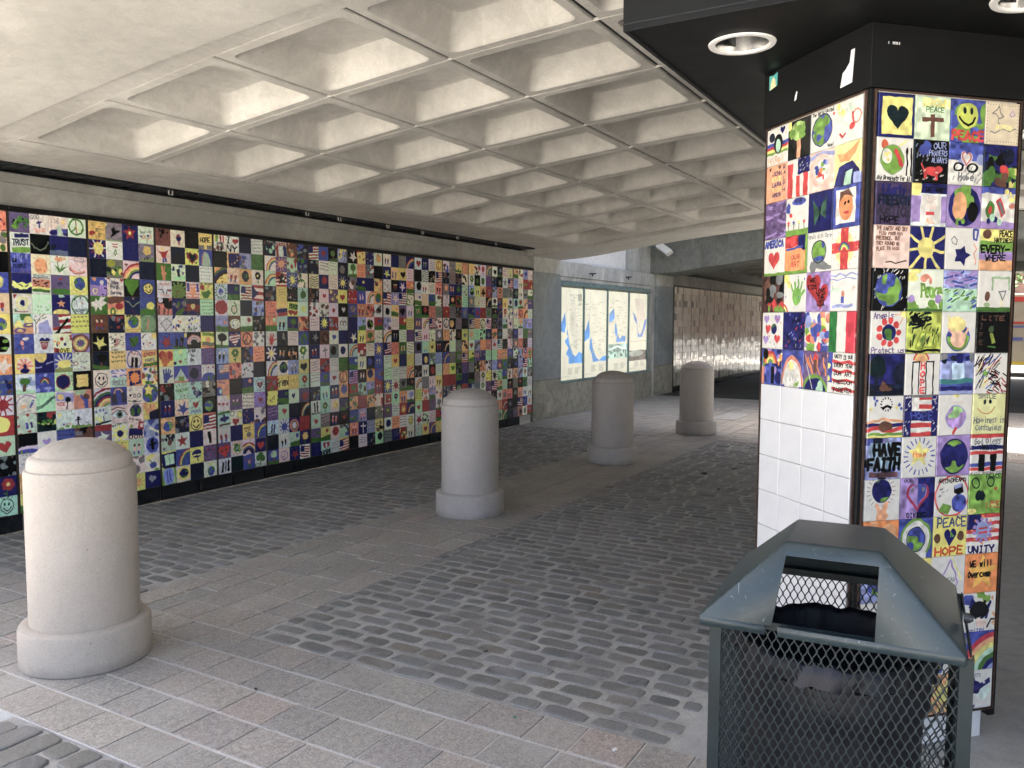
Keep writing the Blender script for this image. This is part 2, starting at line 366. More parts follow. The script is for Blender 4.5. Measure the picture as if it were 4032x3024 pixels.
def smooth_noise(n, g, seed):
    r = np.random.RandomState(seed).rand(g + 2, g + 2)
    q = np.linspace(0, g, n, endpoint=False); i = q.astype(int); f = q - i; f = f * f * (3 - 2 * f)
    a = r[i][:, i]; b = r[i][:, i + 1]; c = r[i + 1][:, i]; d = r[i + 1][:, i + 1]
    return (a * (1 - f)[None] + b * f[None]) * (1 - f)[:, None] + (c * (1 - f)[None] + d * f[None]) * f[:, None]
class Canvas:
    def __init__(s, n, seed=0, warp=0.03, asp=1.0):
        s.n = n; s.h = int(round(n * asp)); s.seed = seed
        q = (np.arange(n) + .5) / n; v = (np.arange(s.h) + .5) / n
        s.x, s.y = np.meshgrid(q, v)
        if warp:
            mx = max(n, s.h)
            s.x = s.x + (smooth_noise(mx, 7, seed + 1)[:s.h, :n] - .5) * warp; s.y = s.y + (smooth_noise(mx, 7, seed + 2)[:s.h, :n] - .5) * warp
        if n < 60:
            R_ = np.random.RandomState(seed + 4242); a = (R_.rand() - .5) * .35; z = 1 / (.84 + .34 * R_.rand()); ox, oy = (R_.rand(2) - .5) * .1
            x, y = s.x - .5, s.y - .5; s.x = (x * math.cos(a * 0 + a) - y * math.sin(a)) * z * (1 + (R_.rand() - .5) * .2) + .5 + ox; s.y = (x * math.sin(a) + y * math.cos(a)) * z + .5 + oy
        s.tint = 1 + (np.random.RandomState(seed + 99).rand(3) - .5) * .14
        s.a = np.ones((s.h, n, 3)) * .85; s.k = 0
    def col(s, c): return np.array(PAL[c] if isinstance(c, str) else c)
    def put(s, m, c, wash=.16):
        s.k += 1; mx = max(s.n, s.h); wash = wash * (.5 if s.n < 60 else .8)
        w_ = 1 + (smooth_noise(mx, 9, s.seed + 31 * s.k)[:s.h, :s.n] - .5) * wash * 2
        cc = np.clip(s.col(c)[None, None] * w_[..., None], 0, 1)
        m = np.clip(m, 0, 1)[..., None]; s.a = s.a * (1 - m) + cc * m; return s
    def aa(s, d): return .5 - d * s.n / 1.2
    def bg(s, c, wash=.2): return s.put(np.ones_like(s.x), c, wash)
    def rect(s, x0, y0, x1, y1, c, wash=.16):
        return s.put(s.aa(np.maximum(np.maximum(x0 - s.x, s.x - x1), np.maximum(y0 - s.y, s.y - y1))), c, wash)
    def ell(s, x, y, rx, ry, c, wash=.16):
        d = (np.sqrt(((s.x - x) / rx) ** 2 + ((s.y - y) / ry) ** 2) - 1) * min(rx, ry); return s.put(s.aa(d), c, wash)
    def ring(s, x, y, rx, ry, w_, c):
        d = np.abs((np.sqrt(((s.x - x) / rx) ** 2 + ((s.y - y) / ry) ** 2) - 1) * min(rx, ry)) - w_; return s.put(s.aa(d), c)
    def poly(s, pts, c, wash=.16):
        ins = np.zeros(s.x.shape, bool); dm = np.full(s.x.shape, 9.)
        for (x0, y0), (x1, y1) in zip(pts, pts[1:] + pts[:1]):
            if y0 != y1: ins ^= ((s.y < y0) != (s.y < y1)) & (s.x < (x1 - x0) * (s.y - y0) / (y1 - y0) + x0)
            dm = np.minimum(dm, s.seg(x0, y0, x1, y1))
        return s.put(s.aa(np.where(ins, -dm, dm)), c, wash)
    def seg(s, x0, y0, x1, y1):
        dx, dy = x1 - x0, y1 - y0; L = dx * dx + dy * dy + 1e-9
        t = np.clip(((s.x - x0) * dx + (s.y - y0) * dy) / L, 0, 1)
        return np.hypot(s.x - x0 - t * dx, s.y - y0 - t * dy)
    def line(s, pts, w_, c):
        d = np.full(s.x.shape, 9.)
        for (x0, y0), (x1, y1) in zip(pts, pts[1:]): d = np.minimum(d, s.seg(x0, y0, x1, y1))
        if len(pts) == 1: d = np.hypot(s.x - pts[0][0], s.y - pts[0][1])
        return s.put(s.aa(d - w_), c)
    def text(s, t, x, y, h, wd, c, th=None):
        n = len(t); cw = wd / max(n, 1); th = th or h * .09; d = np.full(s.x.shape, 9.)
        for i, ch in enumerate(t):
            if ch not in FONT and ch.upper() in FONT: ch = ch.upper()
            for st in FONT.get(ch, []):
                q = [(x + (i + .1 + u * .75) * cw, y + v * h) for u, v in st]
                for a, b in zip(q, q[1:]): d = np.minimum(d, s.seg(*a, *b))
        return s.put(s.aa(d - th), c, .3)
    def heart(s, x, y, r, c, ry=None):
        ry = ry or r; pts = []
        for k in range(24):
            t = 2 * math.pi * k / 24
            pts.append((x + r * math.sin(t) ** 3, y - ry * (13 * math.cos(t) - 5 * math.cos(2*t) - 2 * math.cos(3*t) - math.cos(4*t)) / 16))
        return s.poly(pts, c)
    def star(s, x, y, r, c, n=5, q=.42, ph=0.):
        return s.poly([(x + (r if k % 2 == 0 else r*q) * math.sin(math.pi*k/n + ph), y - (r if k % 2 == 0 else r*q) * math.cos(math.pi*k/n + ph)) for k in range(2*n)], c)
    def rays(s, x, y, r0_, r1_, n, w_, c, ph=0.):
        for k in range(n):
            a = 2 * math.pi * k / n + ph; s.line([(x + r0_*math.cos(a), y + r0_*math.sin(a)), (x + r1_*math.cos(a), y + r1_*math.sin(a))], w_, c)
        return s
    def globe(s, x, y, r, sea='b', land='G', ry=None, edge=None):
        ry = ry or r; s.ell(x, y, r, ry, sea, .35); R_ = np.random.RandomState(s.seed + 5)
        if s.n > 64 or True:
            m = s.aa((np.sqrt(((s.x - x) / r) ** 2 + ((s.y - y) / ry) ** 2) - .93) * r)
            nn = smooth_noise(max(s.n, s.h), 6, s.seed + 77)[:s.h, :s.n]
            m2 = np.clip((nn - .53) * 14, 0, 1) * np.clip(m, 0, 1)
            s.put(m2, land, .3)
        if edge: s.ring(x, y, r, ry, .008, edge)
        return s
    def blots(s, c, n, r, x0=0, y0=0, x1=1, y1=1):
        R_ = np.random.RandomState(s.seed + 9 + s.k)
        for k in range(n): s.ell(x0 + (x1-x0)*R_.rand(), y0 + (y1-y0)*R_.rand(), r * (.5 + R_.rand()), r * (.5 + R_.rand()), c[k % len(c)])
        return s
    def hatch(s, c, n, w_, x0, y0, x1, y1, ang=0.6, ln=.12):
        R_ = np.random.RandomState(s.seed + 19 + s.k)
        for k in range(n):
            x, y = x0 + (x1-x0)*R_.rand(), y0 + (y1-y0)*R_.rand(); a = ang + (R_.rand() - .5) * .7
            s.line([(x, y), (x + ln*math.cos(a), y - ln*math.sin(a))], w_, c[k % len(c)])
        return s
    def bow(s, x, y, r, cols, w_, r_in=None, sq=1.0):
        for k, c in enumerate(cols):
            d = np.abs(np.hypot(s.x - x, (s.y - y) / sq) - (r - k * w_)) - w_ * .5
            s.put(s.aa(np.where(s.y < y, d, 1)), c)
        return s
    def flag(s, x0, y0, x1, y1, n=9, white='w', red='R', can='n'):
        h = (y1 - y0) / n
        for k in range(n): s.rect(x0, y0 + k*h, x1, y0 + (k+1)*h, red if k % 2 == 0 else white)
        s.rect(x0, y0, x0 + (x1-x0)*.42, y0 + h * ((n + 1) // 2), can); return s
    def pix(s): return np.clip(s.a * s.tint * 1.06 if s.n < 60 else s.a, 0, 1)

def motif(c, code):
    b, m, f = code[0], code[1], code[2] if len(code) > 2 else 'e'
    c.bg(b, .3 if b not in 'wcmy' else .1); R_ = np.random.RandomState(c.seed)
    j = lambda a=.06: (R_.rand() - .5) * a
    if m == 'H': c.heart(.5 + j(), .5 + j(), .3, f)
    elif m == 'h': c.heart(.5, .5, .2, f)
    elif m == 'C': c.ell(.5 + j(.2), .48 + j(.15), .29, .3, f, .3)
    elif m == 'G': c.globe(.5 + j(), .5 + j(), .33, 'b' if f in 'bB' else f, 'G' if f != 'g' else 'b')
    elif m == 'S': c.rays(.5, .5, .2, .44, 10, .03, f); c.ell(.5, .5, .23, .23, f)
    elif m == 'T': c.rect(0, .78, 1, 1, 'g'); c.rect(.45, .45, .55, .85, 'B'); c.ell(.5, .36, .27, .22, f, .4)
    elif m == 'R': c.bow(.95, .95, .85, ['r', 'o', 'y', 'g', 'b'] if f != 'k' else ['k', 'B', 'e', 'k'], .07)
    elif m == 'F': c.flag(.08 if R_.rand() < .5 else 0, 0.1, 1, .92, 9, b if b in 'wl' else 'w', 'r' if f != 'e' else 'e')
    elif m == 'X':
        for k in range(3 + R_.randint(2)):
            y = .16 + k * .2; x = .1 + .1 * R_.rand(); 
            while x < .85:
                l_ = .06 + .1 * R_.rand(); c.line([(x, y + j(.03)), (x + l_*.3, y + .06), (x + l_*.6, y), (x + l_, y + .05)], .009, f); x += l_ + .07
    elif m == 'P':
        for x in (.3, .62): c.ell(x, .36, .07, .08, 'i' if f != 'i' else 'B'); c.rect(x - .08, .44, x + .08, .7, f); c.rect(x - .06, .7, x + .05, .88, 'b')
    elif m == '*': c.star(.5, .5, .4, f)
    elif m == 'L':
        c.line([(.5, .55), (.52, .95)], .025, 'g'); c.ell(.42, .8, .08, .04, 'g')
        for k in range(6): c.ell(.5 + .17*math.cos(k*1.05), .38 + .17*math.sin(k*1.05), .11, .11, f)
        c.ell(.5, .38, .08, .08, 'y')
    elif m == 'U': c.rect(0, .62, 1, 1, 'g' if b != 'g' else 'n', .4); c.ell(.7, .3, .13, .13, f)
    elif m == '+': c.rect(.44, .15, .56, .9, f); c.rect(.22, .32, .78, .44, f)
    elif m == '|': c.rect(.3, .2, .44, .85, f); c.rect(.56, .15, .7, .85, f); c.rect(0, .88, 1, 1, 'e')
    elif m == 'A': c.blots([f, b, 'e' if b != 'e' else 'w', f, 'B'], 13, .13)
    elif m == 'D': c.blots([f, f, 'r' if f != 'r' else 'n'], 14, .045)
    elif m == '~':
        for k in range(5): c.line([(.02, .15 + k*.18 + .1), (.3, .1 + k*.18), (.6, .2 + k*.18), (.98, .08 + k*.18)], .02, f)
    elif m == 'V':
        c.ell(.5, .65, .2, .2, f)
        for k in range(4): c.line([(.38 + k*.09, .6), (.27 + k*.16, .2 + abs(k - 1.5)*.05)], .045, f)
        c.line([(.6, .7), (.85, .52)], .045, f); c.rect(.4, .8, .6, 1, f)
    elif m == 'M': c.ell(.5, .5, .34, .34, f if f not in 'k' else b); c.ring(.5, .5, .34, .34, .015, 'k'); c.ell(.38, .4, .045, .07, 'k'); c.ell(.6, .4, .045, .07, 'k'); c.line([(.3, .58), (.4, .7), (.5, .73), (.6, .7), (.7, .58)], .025, 'k' if f != 'r' else 'r')
    elif m == 'B': c.poly([(.1, .55), (.35, .5), (.3, .2), (.5, .4), (.7, .15), (.68, .5), (.92, .6), (.6, .7), (.5, .9), (.4, .68)], f)
    elif m == 'O': c.ring(.5, .5, .33, .35, .035, f); c.line([(.5, .2), (.5, .8)], .02, 'r'); c.line([(.5, .5), (.3, .72)], .03, f); c.line([(.5, .5), (.7, .72)], .02, 'y')
    elif m == 'Q':
        for a in ((0, 0, 1, .1), (0, .9, 1, 1), (0, 0, .1, 1), (.9, 0, 1, 1)): c.rect(*a, f)
        c.blots(['e', f], 6, .05, .2, .2, .8, .8)
    else: c.blots([b], 4, .2)
    if R_.rand() < .35 and m not in '. ' and m in 'HCGMBV*': c.hatch(['k' if b not in 'kdn' else 'e'], 7, .012, .08, .03, .85, .13, 0, .06)
    return c

WALL = ["""sDr|cAg|k.k|bCy|cPr|yGb|wGk|oBw|bAn|wSr|rCy|mHr|kAe|nLr|mMk""",
"""pCg mXB mUb wOg|wXp kCd d.n n.d|bXn cCo wLg wXe|nCy eUr pUr yGb|wCn m.m nSo wQg|oCy mTl wFr yXB|bPi wHr wDr oSp|yRr nCy bSy wDr|lTg bRk mCn kQy|wRo m~k wTk sPb|mHr kAr mUg mPk|kAe whP bXn BAk|wXe w.w bUy eAk|oOp m.m lXe yBb|yUg wHr cPr mXk""",
"""oXr eBk nLr wAr|nSy wXg n.n eCy|d.d gTy wRr d.d|bDw wDr kHg bMy|gBw sAr nBr bCy|BPr dAr oGb gCG|kBy wXk bHg wDr|dTk yXk w|k sXr|wMk wXb onn gAr|rRy e|b wDk wGb|wDb iCg wGn oAk|pBw yLn wAn b*w|kPi yCo mPi lPk|wXr bAk wAe wBy|nAy oDr ySo nhe""",
"""BAk whn k.d yXk|wPr d.d yHr bCm|gVs wTl d.d wXe|wXr kTG rFw oCg|BAk nAg BCy mXg|wQg wDn wDb n.n|bBr nPk kRr yUo|yVs mDk wXk p.p|wVb bTm pCd wGb|kAr mXg mAn eAk|nPr iBb mhr kGb|oGb dAp YMk sFw|mAd w*r nXd w.k|mQk bRg yCn pDr|mPb wGn d.n wGb""",
"""yAg wXk d.d wXg|k.t nQy lAb gXe|yRg iPr oCd wLk|mOb nUg wFr nAr|wCr wOg d.d lAb|lUs BCw wUr kAe|wTk rHn sOd wAe|lPk yLg dAb oXr|bFr sAr wDk d.d|oAb k.k nUs mHr|wDr pPg wXn Phr|mLn whr nDo wAn|wPr n.n yXe bRg|pHr wCG wRr ehr|w|k t.t bLg wLg""",
"""dAm wPr BAo dAb|wRr pSo mAr nAg|mRg rFw bSy wAg|dAB yXB kDw mCg|sXr yUr mHr w*y|sUm mPk nTg oAr|wVr dAk wXe bGg|nLw kPo kAo wLg|wRr wGn lPe yHt|rAg yXk yCy mLr|nDy nUg whn pCr|pXw mhr d.d kRr|L|d wSb oOk r.r|d.d wPk mUb nLy|bTm wOP nBr wFr""",
"""wFr bHr kTg lAy|dAk wXk wXe dCe|c~k nCr wXe nSy|kAB whr pAy yHr|wAr wAB whr khw|wXB nSy rAl wXB|dBe BOk whb n.n|nPr w+e eCk wCn|wXn rAn wXe gTg|wXr bTg whr oOB|dAb mPe nPr oCb|w|k mLg wCy nAg|mhr eXw dPs khr|pUg yUr wCr mAb|n.n mHr wXr yFr""",
"""kBw yQr nDw wCo|mTg oXr eAr k.k|eAd nUy n.n yAo|rDw bPw wRr oGg|bTe sPr sAr wAk|n.n lUg wGk rUb|nBw YPk sTg wDg|mRg rAw wXr bSy|bUw wPb dCb bPe|lFr kPw oCn bAr|rTg mAe lUe rPe|oAg rXb oAB wAr|bAg lPs d.n eAg|sPr n+w lXr yAk|k.d wXn dAn mCd""",
"""wPk n.n e.e nRo|nBy yPe yHk wXr|wDr kPr nBw sUy|gFr lBw wFr wQg|wCk yUo pHk wPe|lAw wXg rUy yXn|wRo kPe wXe p.p|nFr sXr gPy wXk|wXr yHr n.n yXo|mXb wXk wXe oRr|bSy wSr eTk kUr|rQm mLn oPb wTl|pLg wXk rSy nRr|wCn oXB wXk wMy|eXk nXw rAy wPk""",
"""wHr nPe wXk yOr|k.k w~k kAy wFr|wCk wPr wXk sPk|wUb c.c bUg wAr|gPs kTr sDr eXg|pPo wRg eFr wAr|wFr wPr wDk eCw|pCk mPy yhB dPr|wXe nCy eAl lXe|kAe wPk kCr wXe|wRe e.k wDb yPk|yXB wAs lUo wAo|mhr r.r pDg wTe|wBr wAk wXk rUn|mDg yHr pRe y.e"""]
def wall_codes():
    out = []
    def rows(s):
        res = []
        for r_ in re.sub(r'(?<![^ |])([wesL])\|([kbd])(?![^ |])', r'\1!\2', s).split('|'):
            res.append([q.replace('!', '|') for q in r_.split(' ')])
        return res
    for s in WALL: out.append(rows(s))
    R0 = np.random.RandomState(8)
    out[0] = [[R0.choice(list('wwcmynbdkosl')) + R0.choice(list('HCGSTRFXPADLU.B')) + R0.choice(list('rgkbyneB')) for q in range(3)] + r_ for r_ in out[0]]
    R_ = np.random.RandomState(5)
    while len(out) < 14:
        pn = []
        for r_ in range(15):
            pn.append([R_.choice(list('wwwwwcmmynnbdkkoslgrpeee')) + R_.choice(list('HCGSTRFXXXPPAAAADDLU.B*O')) + R_.choice(list('rrgkkkbynoeBe')) for q in range(4)])
        out.append(pn)
    return out
SPECIAL = {}
def special(p, r_, c):
    def d(fn): SPECIAL[(p, r_, c)] = fn; return fn
    return d
@special(1, 1, 0)
def _(c): c.bg('w'); c.rect(.2, 0, 1, .2, 'n'); c.text('TRUST', .03, .3, .3, .95, 'd'); c.rect(0, .72, 1, 1, 'G')
@special(1, 0, 1)
def _(c): c.bg('w'); c.text('GOD', .08, .08, .2, .5, 'e'); c.rect(.46, .36, .54, .7, 'n'); c.rect(.34, .44, .66, .52, 'n'); c.text('BLESS', .2, .76, .17, .6, 's')
@special(1, 6, 2)
def _(c): c.bg('w'); c.blots('ronr', 8, .09, 0, 0, 1, .6); c.rect(0, .74, 1, 1, 'y'); c.rect(0, .74, .3, 1, 'r'); c.text('LOVE', .15, .76, .2, .75, 'k')
@special(3, 0, 3)
def _(c): c.bg('y'); c.rect(0, .75, 1, 1, 'e'); c.rect(.4, .7, .6, 1, 'y'); c.text('HOPE', .12, .3, .28, .75, 'k')
@special(4, 0, 1)
def _(c): c.bg('w'); c.text('I', .1, .1, .34, .25, 'k', .035); c.heart(.68, .28, .2, 'r'); c.text('NY', .1, .56, .34, .75, 'k', .035)
@special(4, 3, 3)
def _(c):
    for k in range(5): c.rect(0, k*.2, 1, k*.2 + .2, 'r' if k % 2 == 0 else 'w')
    c.poly([(0, 0), (.5, .5), (0, 1)], 'n')
@special(4, 4, 0)
def _(c): c.bg('w'); c.poly([(.3, .02), (.7, .02), (.98, .3), (.98, .7), (.7, .98), (.3, .98), (.02, .7), (.02, .3)], 'r')
@special(5, 2, 1)
def _(c): c.flag(0, 0, 1, 1, 9, 'w', 'r', 'r'); c.star(.5, .5, .42, 'k'); c.poly([(.45, .5), (.75, .35), (.6, .6)], 'w')
@special(5, 4, 1)
def _(c): c.rect(0, 0, 1, .5, 'y'); c.rect(0, .5, 1, .76, 'n'); c.rect(0, .76, 1, 1, 'r')
@special(5, 9, 1)
def _(c): c.bg('Y'); c.text('Friend', .02, .3, .42, .95, 'k', .03)
@special(5, 0, 1)
def _(c): c.bg('w'); c.rect(0, 0, .25, 1, 'r'); c.rect(.72, 0, 1, 1, 'n'); c.rect(0, 0, 1, .25, 'r'); c.text('PEACE', .05, .04, .18, .9, 'w')
@special(5, 4, 2)
def _(c): c.bg('y'); c.rect(.08, .08, .92, .5, 'G'); c.text('PEACE', .12, .14, .25, .8, 'k'); c.heart(.28, .72, .24, 'r'); c.heart(.7, .72, .24, 'r')
@special(6, 5, 3)
def _(c): c.bg('w'); c.bow(.33, .55, .2, ['B'], .07); c.bow(.67, .55, .2, ['B'], .07); c.rect(.1, .5, .17, .68, 'B'); c.rect(.47, .5, .54, .68, 'B'); c.rect(.83, .5, .9, .68, 'B')
@special(6, 14, 1)
def _(c): c.bg('m'); c.heart(.5, .32, .26, 'r'); c.ell(.5, .36, .08, .16, 'w'); c.text('HOPE', .08, .62, .32, .85, 't', .035)
@special(2, 10, 1)
def _(c): c.bg('i'); c.poly([(.1, .55), (.35, .35), (.7, .35), (.92, .55), (.7, .68), (.35, .7)], 'w'); c.ell(.52, .52, .15, .17, (.35, .45, .38)); c.ell(.52, .52, .07, .08, 'k'); c.line([(.08, .3), (.35, .16), (.75, .2)], .025, 'B'); c.line([(.1, .55), (.35, .33), (.7, .33), (.93, .53)], .018, 'B')
@special(2, 7, 2)
def _(c): c.bg('w'); c.ring(.5, .5, .48, .48, .03, 'b'); c.text('Twin', .25, .12, .12, .5, 'r'); c.rect(.28, .4, .46, .92, 'k'); c.rect(.54, .4, .72, .92, 'k')
@special(2, 8, 2)
def _(c): c.bg('o'); c.rect(.12, .12, .88, .88, 'n'); c.star(.5, .5, .36, 'O', 10, .75)
@special(2, 7, 3)
def _(c): c.bg('o'); c.rect(0, .35, 1, .75, 'y'); c.text('EVERY', .1, .15, .2, .8, 'r'); c.text('HOPE', .15, .5, .2, .7, 'p'); c.rect(0, .8, 1, 1, 'g')
@special(3, 10, 2)
def _(c): c.bg('m'); c.heart(.5, .38, .26, 'r'); c.line([(.15, .6), (.85, .15)], .02, 'B'); c.text('PEACE', .1, .76, .2, .85, 'b')
@special(3, 13, 2)
def _(c): c.bg('y'); c.ell(.5, .38, .42, .28, 'n'); c.rect(0, .4, 1, .52, 'y'); c.poly([(.08, .42), (.5, .3), (.92, .42), (.5, .36)], 'n'); c.line([(.5, .35), (.5, .85), (.6, .9)], .03, 'n')
@special(3, 12, 3)
def _(c): c.bg('w'); c.rect(.36, .1, .62, .9, 'k')
@special(4, 14, 3)
def _(c): c.bg('w'); c.ell(.35, .45, .17, .17, 'g'); c.ell(.65, .45, .17, .17, 'g'); c.ell(.5, .27, .17, .17, 'g'); c.line([(.5, .45), (.55, .85)], .04, 'g'); c.text('YES', .05, .78, .16, .4, 'g')
@special(4, 11, 0)
def _(c): c.bg('m'); c.rect(0, 0, 1, .16, 'g'); c.rect(0, .86, 1, 1, 'B'); c.ell(.5, .45, .12, .3, 'n'); c.ell(.28, .5, .16, .12, 'n'); c.ell(.72, .5, .16, .12, 'n'); c.rect(.3, .62, .7, .68, 'n')
@special(4, 14, 0)
def _(c): c.bg('w'); c.poly([(.25, .35), (.38, .3), (.36, .85), (.22, .88)], 'k'); c.poly([(.45, .28), (.56, .25), (.55, .82), (.43, .85)], 'e'); c.poly([(.62, .22), (.74, .2), (.75, .8), (.62, .82)], 'k')
@special(1, 9, 2)
def _(c): c.bg('w'); c.rect(0, 0, 1, .5, 'l'); c.ell(.25, .28, .17, .17, 'y'); c.text('VIDE', .08, .58, .16, .45, 'r'); c.rect(.62, .5, .68, .95, 'k'); c.ell(.67, .4, .16, .15, 't')
@special(1, 5, 0)
def _(c): c.bg('m'); c.rect(.4, 0, .85, .3, 'g'); c.rect(0, .55, 1, 1, 'o'); c.ell(.3, .55, .2, .22, 'Y'); c.ell(.72, .38, .2, .22, 'Y'); c.ring(.35, .78, .2, .1, .03, 'p'); c.ring(.78, .55, .2, .08, .03, 'p')
@special(1, 5, 2)
def _(c): c.flag(0, 0, 1, 1, 7, 'w', 'r', 'p'); c.line([(.25, .85), (.8, .3)], .06, 'k')
@special(1, 4, 2)
def _(c): c.bg('n'); c.blots('m', 4, .09, .1, .02, .8, .15); c.star(.55, .5, .25, 'o'); c.ell(.5, 1.0, .45, .2, 'Y')
@special(0, 10, 3)
def _(c): c.bg('r'); c.ell(.4, .5, .36, .36, 'Y')
@special(4, 8, 0)
def _(c): c.bg('b'); c.flag(.2, .15, .88, .62, 7, 'i', 's', 'l')
@special(4, 6, 1)
def _(c):
    c.bg('n'); c.heart(.5, .5, .46, 'w')
    for k in range(4): c.rect(.12, .2 + k*.18, .88, .28 + k*.18, 'r')
    c.put(np.clip(1 - c.aa(0.0) * 0, 0, 0), 'n')
    c.poly([(0, 1), (0, .45), (.5, .98)], 'n'); c.poly([(1, 1), (1, .45), (.5, .98)], 'n')
@special(5, 13, 0)
def _(c): c.bg('d', .3); c.ell(.4, .5, .3, .3, 't')


def S(p, r_, c, fn): SPECIAL[(p, r_, c)] = fn
S(1,0,0, lambda c: c.bg('p').blots('gGg', 16, .1, .15, .3, .85, .65).blots('t', 10, .03, .15, .3, .85, .65))
S(1,0,2, lambda c: c.bg((.86,.88,.78)).rect(0,.62,1,1,'b').poly([(.28,1),(.36,.55),(.45,.3),(.55,.55),(.68,1)], 'm').blots('n', 5, .08, .02, .7, .3, .95).blots('n', 5, .09, .7, .65, 1, .95).hatch('e', 9, .012, .05, .08, .5, .35, .8, .06).ell(.72,.25,.1,.1,'Y'))
S(1,1,1, lambda c: c.bg('k').line([(.1,.42),(.25,.65),(.5,.78),(.75,.68),(.9,.45)], .03, (.45,.45,.36)))
S(1,1,2, lambda c: c.bg('n').rect(0,.72,1,1,(.35,.4,.5)).blots('d', 5, .09, 0, .5, 1, .7))
S(1,1,3, lambda c: c.bg((.09,.12,.25)).ring(.5,.5,.25,.25,.03,'d'))
S(1,2,0, lambda c: c.bg('b',.4).rect(.1,.2,.3,.4,'d').text('PEOPLE', .1, .5, .16, .6, 'd').text('PEACE', .4, .74, .16, .55, 'p').hatch('l', 12, .02, 0,0,1,.6, 1.5, .2))
S(1,2,1, lambda c: c.bg((.92,.88,.72)).ell(.48,.52,.3,.34,(.90,.62,.42),.4))
S(1,2,2, lambda c: c.bg((.90,.89,.82)).line([(.5,.85),(.35,.45)],.02,'g').line([(.5,.85),(.62,.45)],.02,'g').poly([(.45,.85),(.2,.55),(.5,.7)],'g').poly([(.5,.85),(.8,.55),(.55,.65)],'g').blots('os', 8, .07, .25,.2,.75,.45))
S(1,2,3, lambda c: c.bg('w').line([(.3,.12),(.8,.12),(.8,.3),(.3,.3),(.3,.12)],.012,'e').line([(.08,.25),(.9,.22)],.01,'e').line([(.1,.62),(.3,.78),(.6,.8),(.92,.65)],.025,'s').line([(.1,.68),(.3,.85),(.6,.87),(.92,.72)],.018,'B'))
S(1,3,0, lambda c: c.bg('n').rect(0,.78,1,1,'d').poly([(0,.35),(.25,.5),(.5,.42),(.75,.5),(1,.38),(1,.62),(.75,.72),(.4,.78),(.1,.68),(0,.6)],'Y').line([(.35,.55),(.5,.62)],.02,'t').line([(.65,.62),(.8,.55)],.02,'t'))
S(1,3,1, lambda c: c.bg('w').rect(0,.25,1,.72,'s').rect(0,.7,1,.84,'Y').rect(0,.84,1,1,'g').hatch('kk', 26, .02, .05,.35,.9,.65,.3,.06).line([(0,.2),(1,.16)],.015,'k').text('REMEMBER',.05,.02,.12,.85,'e'))
S(1,3,2, lambda c: c.bg('p').rect(0,.72,1,1,'g').heart(.48,.2,.09,'r').text('MY',.35,.38,.15,.25,'d'))
S(1,3,3, lambda c: c.bg('Y').globe(.52,.42,.38,'b','g').line([(.1,.9),(.9,.88)],.015,'o'))
S(1,4,0, lambda c: c.bg('w').ell(.52,.48,.4,.38,(.93,.91,.65)).ell(.52,.48,.26,.26,(.92,.90,.8)).ell(.52,.48,.15,.18,'n').poly([(0,0),(.25,0),(0,.25)],'r').poly([(1,0),(.8,0),(1,.2)],'y').poly([(0,1),(.25,1),(0,.8)],'g').rect(.2,.96,.8,1,'r'))
S(1,4,1, lambda c: c.bg((.86,.91,.86)).hatch('m', 6, .01, .2,.1,.8,.4,1.5,.15).hatch('e', 14, .01, .1,.6,.9,.85,.6,.07))
S(1,4,3, lambda c: c.bg('w').ring(.5,.5,.5,.5,.04,'g').ell(.2,.2,.05,.06,'d').ell(.5,.12,.04,.05,'d').line([(.6,.4),(.6,.6)],.012,'e').ell(.6,.38,.04,.05,'s').line([(.3,.25),(.3,.55)],.01,'e').text('CELEBRATE',.15,.68,.1,.75,'t').text('LIFE',.35,.82,.1,.3,'t'))
S(1,5,1, lambda c: c.bg((.88,.90,.88)).poly([(.2,1),(.3,.5),(.7,.35),(.85,1)],'l').line([(.1,1),(.15,.5),(.35,.25)],.025,'e').line([(.15,.5),(.1,.25)],.015,'g').hatch('g', 12, .014, .1,.1,.6,.35,.5,.08))
S(1,6,0, lambda c: c.bg('b',.4).ell(.7,.2,.2,.09,'w').ell(.42,.42,.09,.13,(.85,.6,.52)).poly([(.1,.95),(.2,.7),(.4,.6),(.62,.62),(.85,.75),(.95,.98)],'b').poly([(.35,.62),(.5,.62),(.42,.85)],'s'))
S(1,6,1, lambda c: [c.bg('w'), c.heart(.5,.48,.38,'w',.38), c.ell(.34,.3,.19,.16,'n'), c.ell(.67,.3,.19,.16,'n'), c.rect(.16,.34,.85,.4,'y'), [c.line([(.25+k*.125,.42),(.5+(k-2)*.04,.82)],.028,'r') for k in range(5)]])
S(1,6,3, lambda c: c.bg('P').ring(.5,.5,.5,.5,.07,'B').ell(.52,.5,.4,.42,'y').ring(.52,.5,.4,.42,.04,'s').star(.52,.5,.3,'p',10,.6))
S(1,7,0, lambda c: c.bg('Y').ell(.5,.5,.44,.42,'w').rays(.5,.6,.1,.42,9,.05,'s').ell(.5,.85,.25,.14,'n').ell(.5,.6,.1,.12,'n'))
S(1,7,1, lambda c: c.bg('n').ell(.25,.12,.34,.34,'y').line([(.6,.5),(.95,.35)],.035,'l').line([(.05,.75),(.35,.68)],.035,'l'))
S(1,7,2, lambda c: c.bg('b').rays(.5,.6,.2,.48,14,.03,'w').ell(.5,.62,.36,.2,'Y').rect(0,.78,1,1,(.55,.58,.35)))
S(1,7,3, lambda c: c.bg('w').blots('kPore', 14, .035).ring(.15,.6,.1,.1,.015,'r').line([(.4,.5),(.6,.62),(.8,.55)],.015,'e'))
S(1,8,0, lambda c: c.bg((.85,.88,.92)).blots('l',5,.13,.1,.2,.9,.6).rect(0,.78,1,1,'m').rect(.42,.45,.58,.85,'B').ell(.5,.33,.24,.17,'g'))
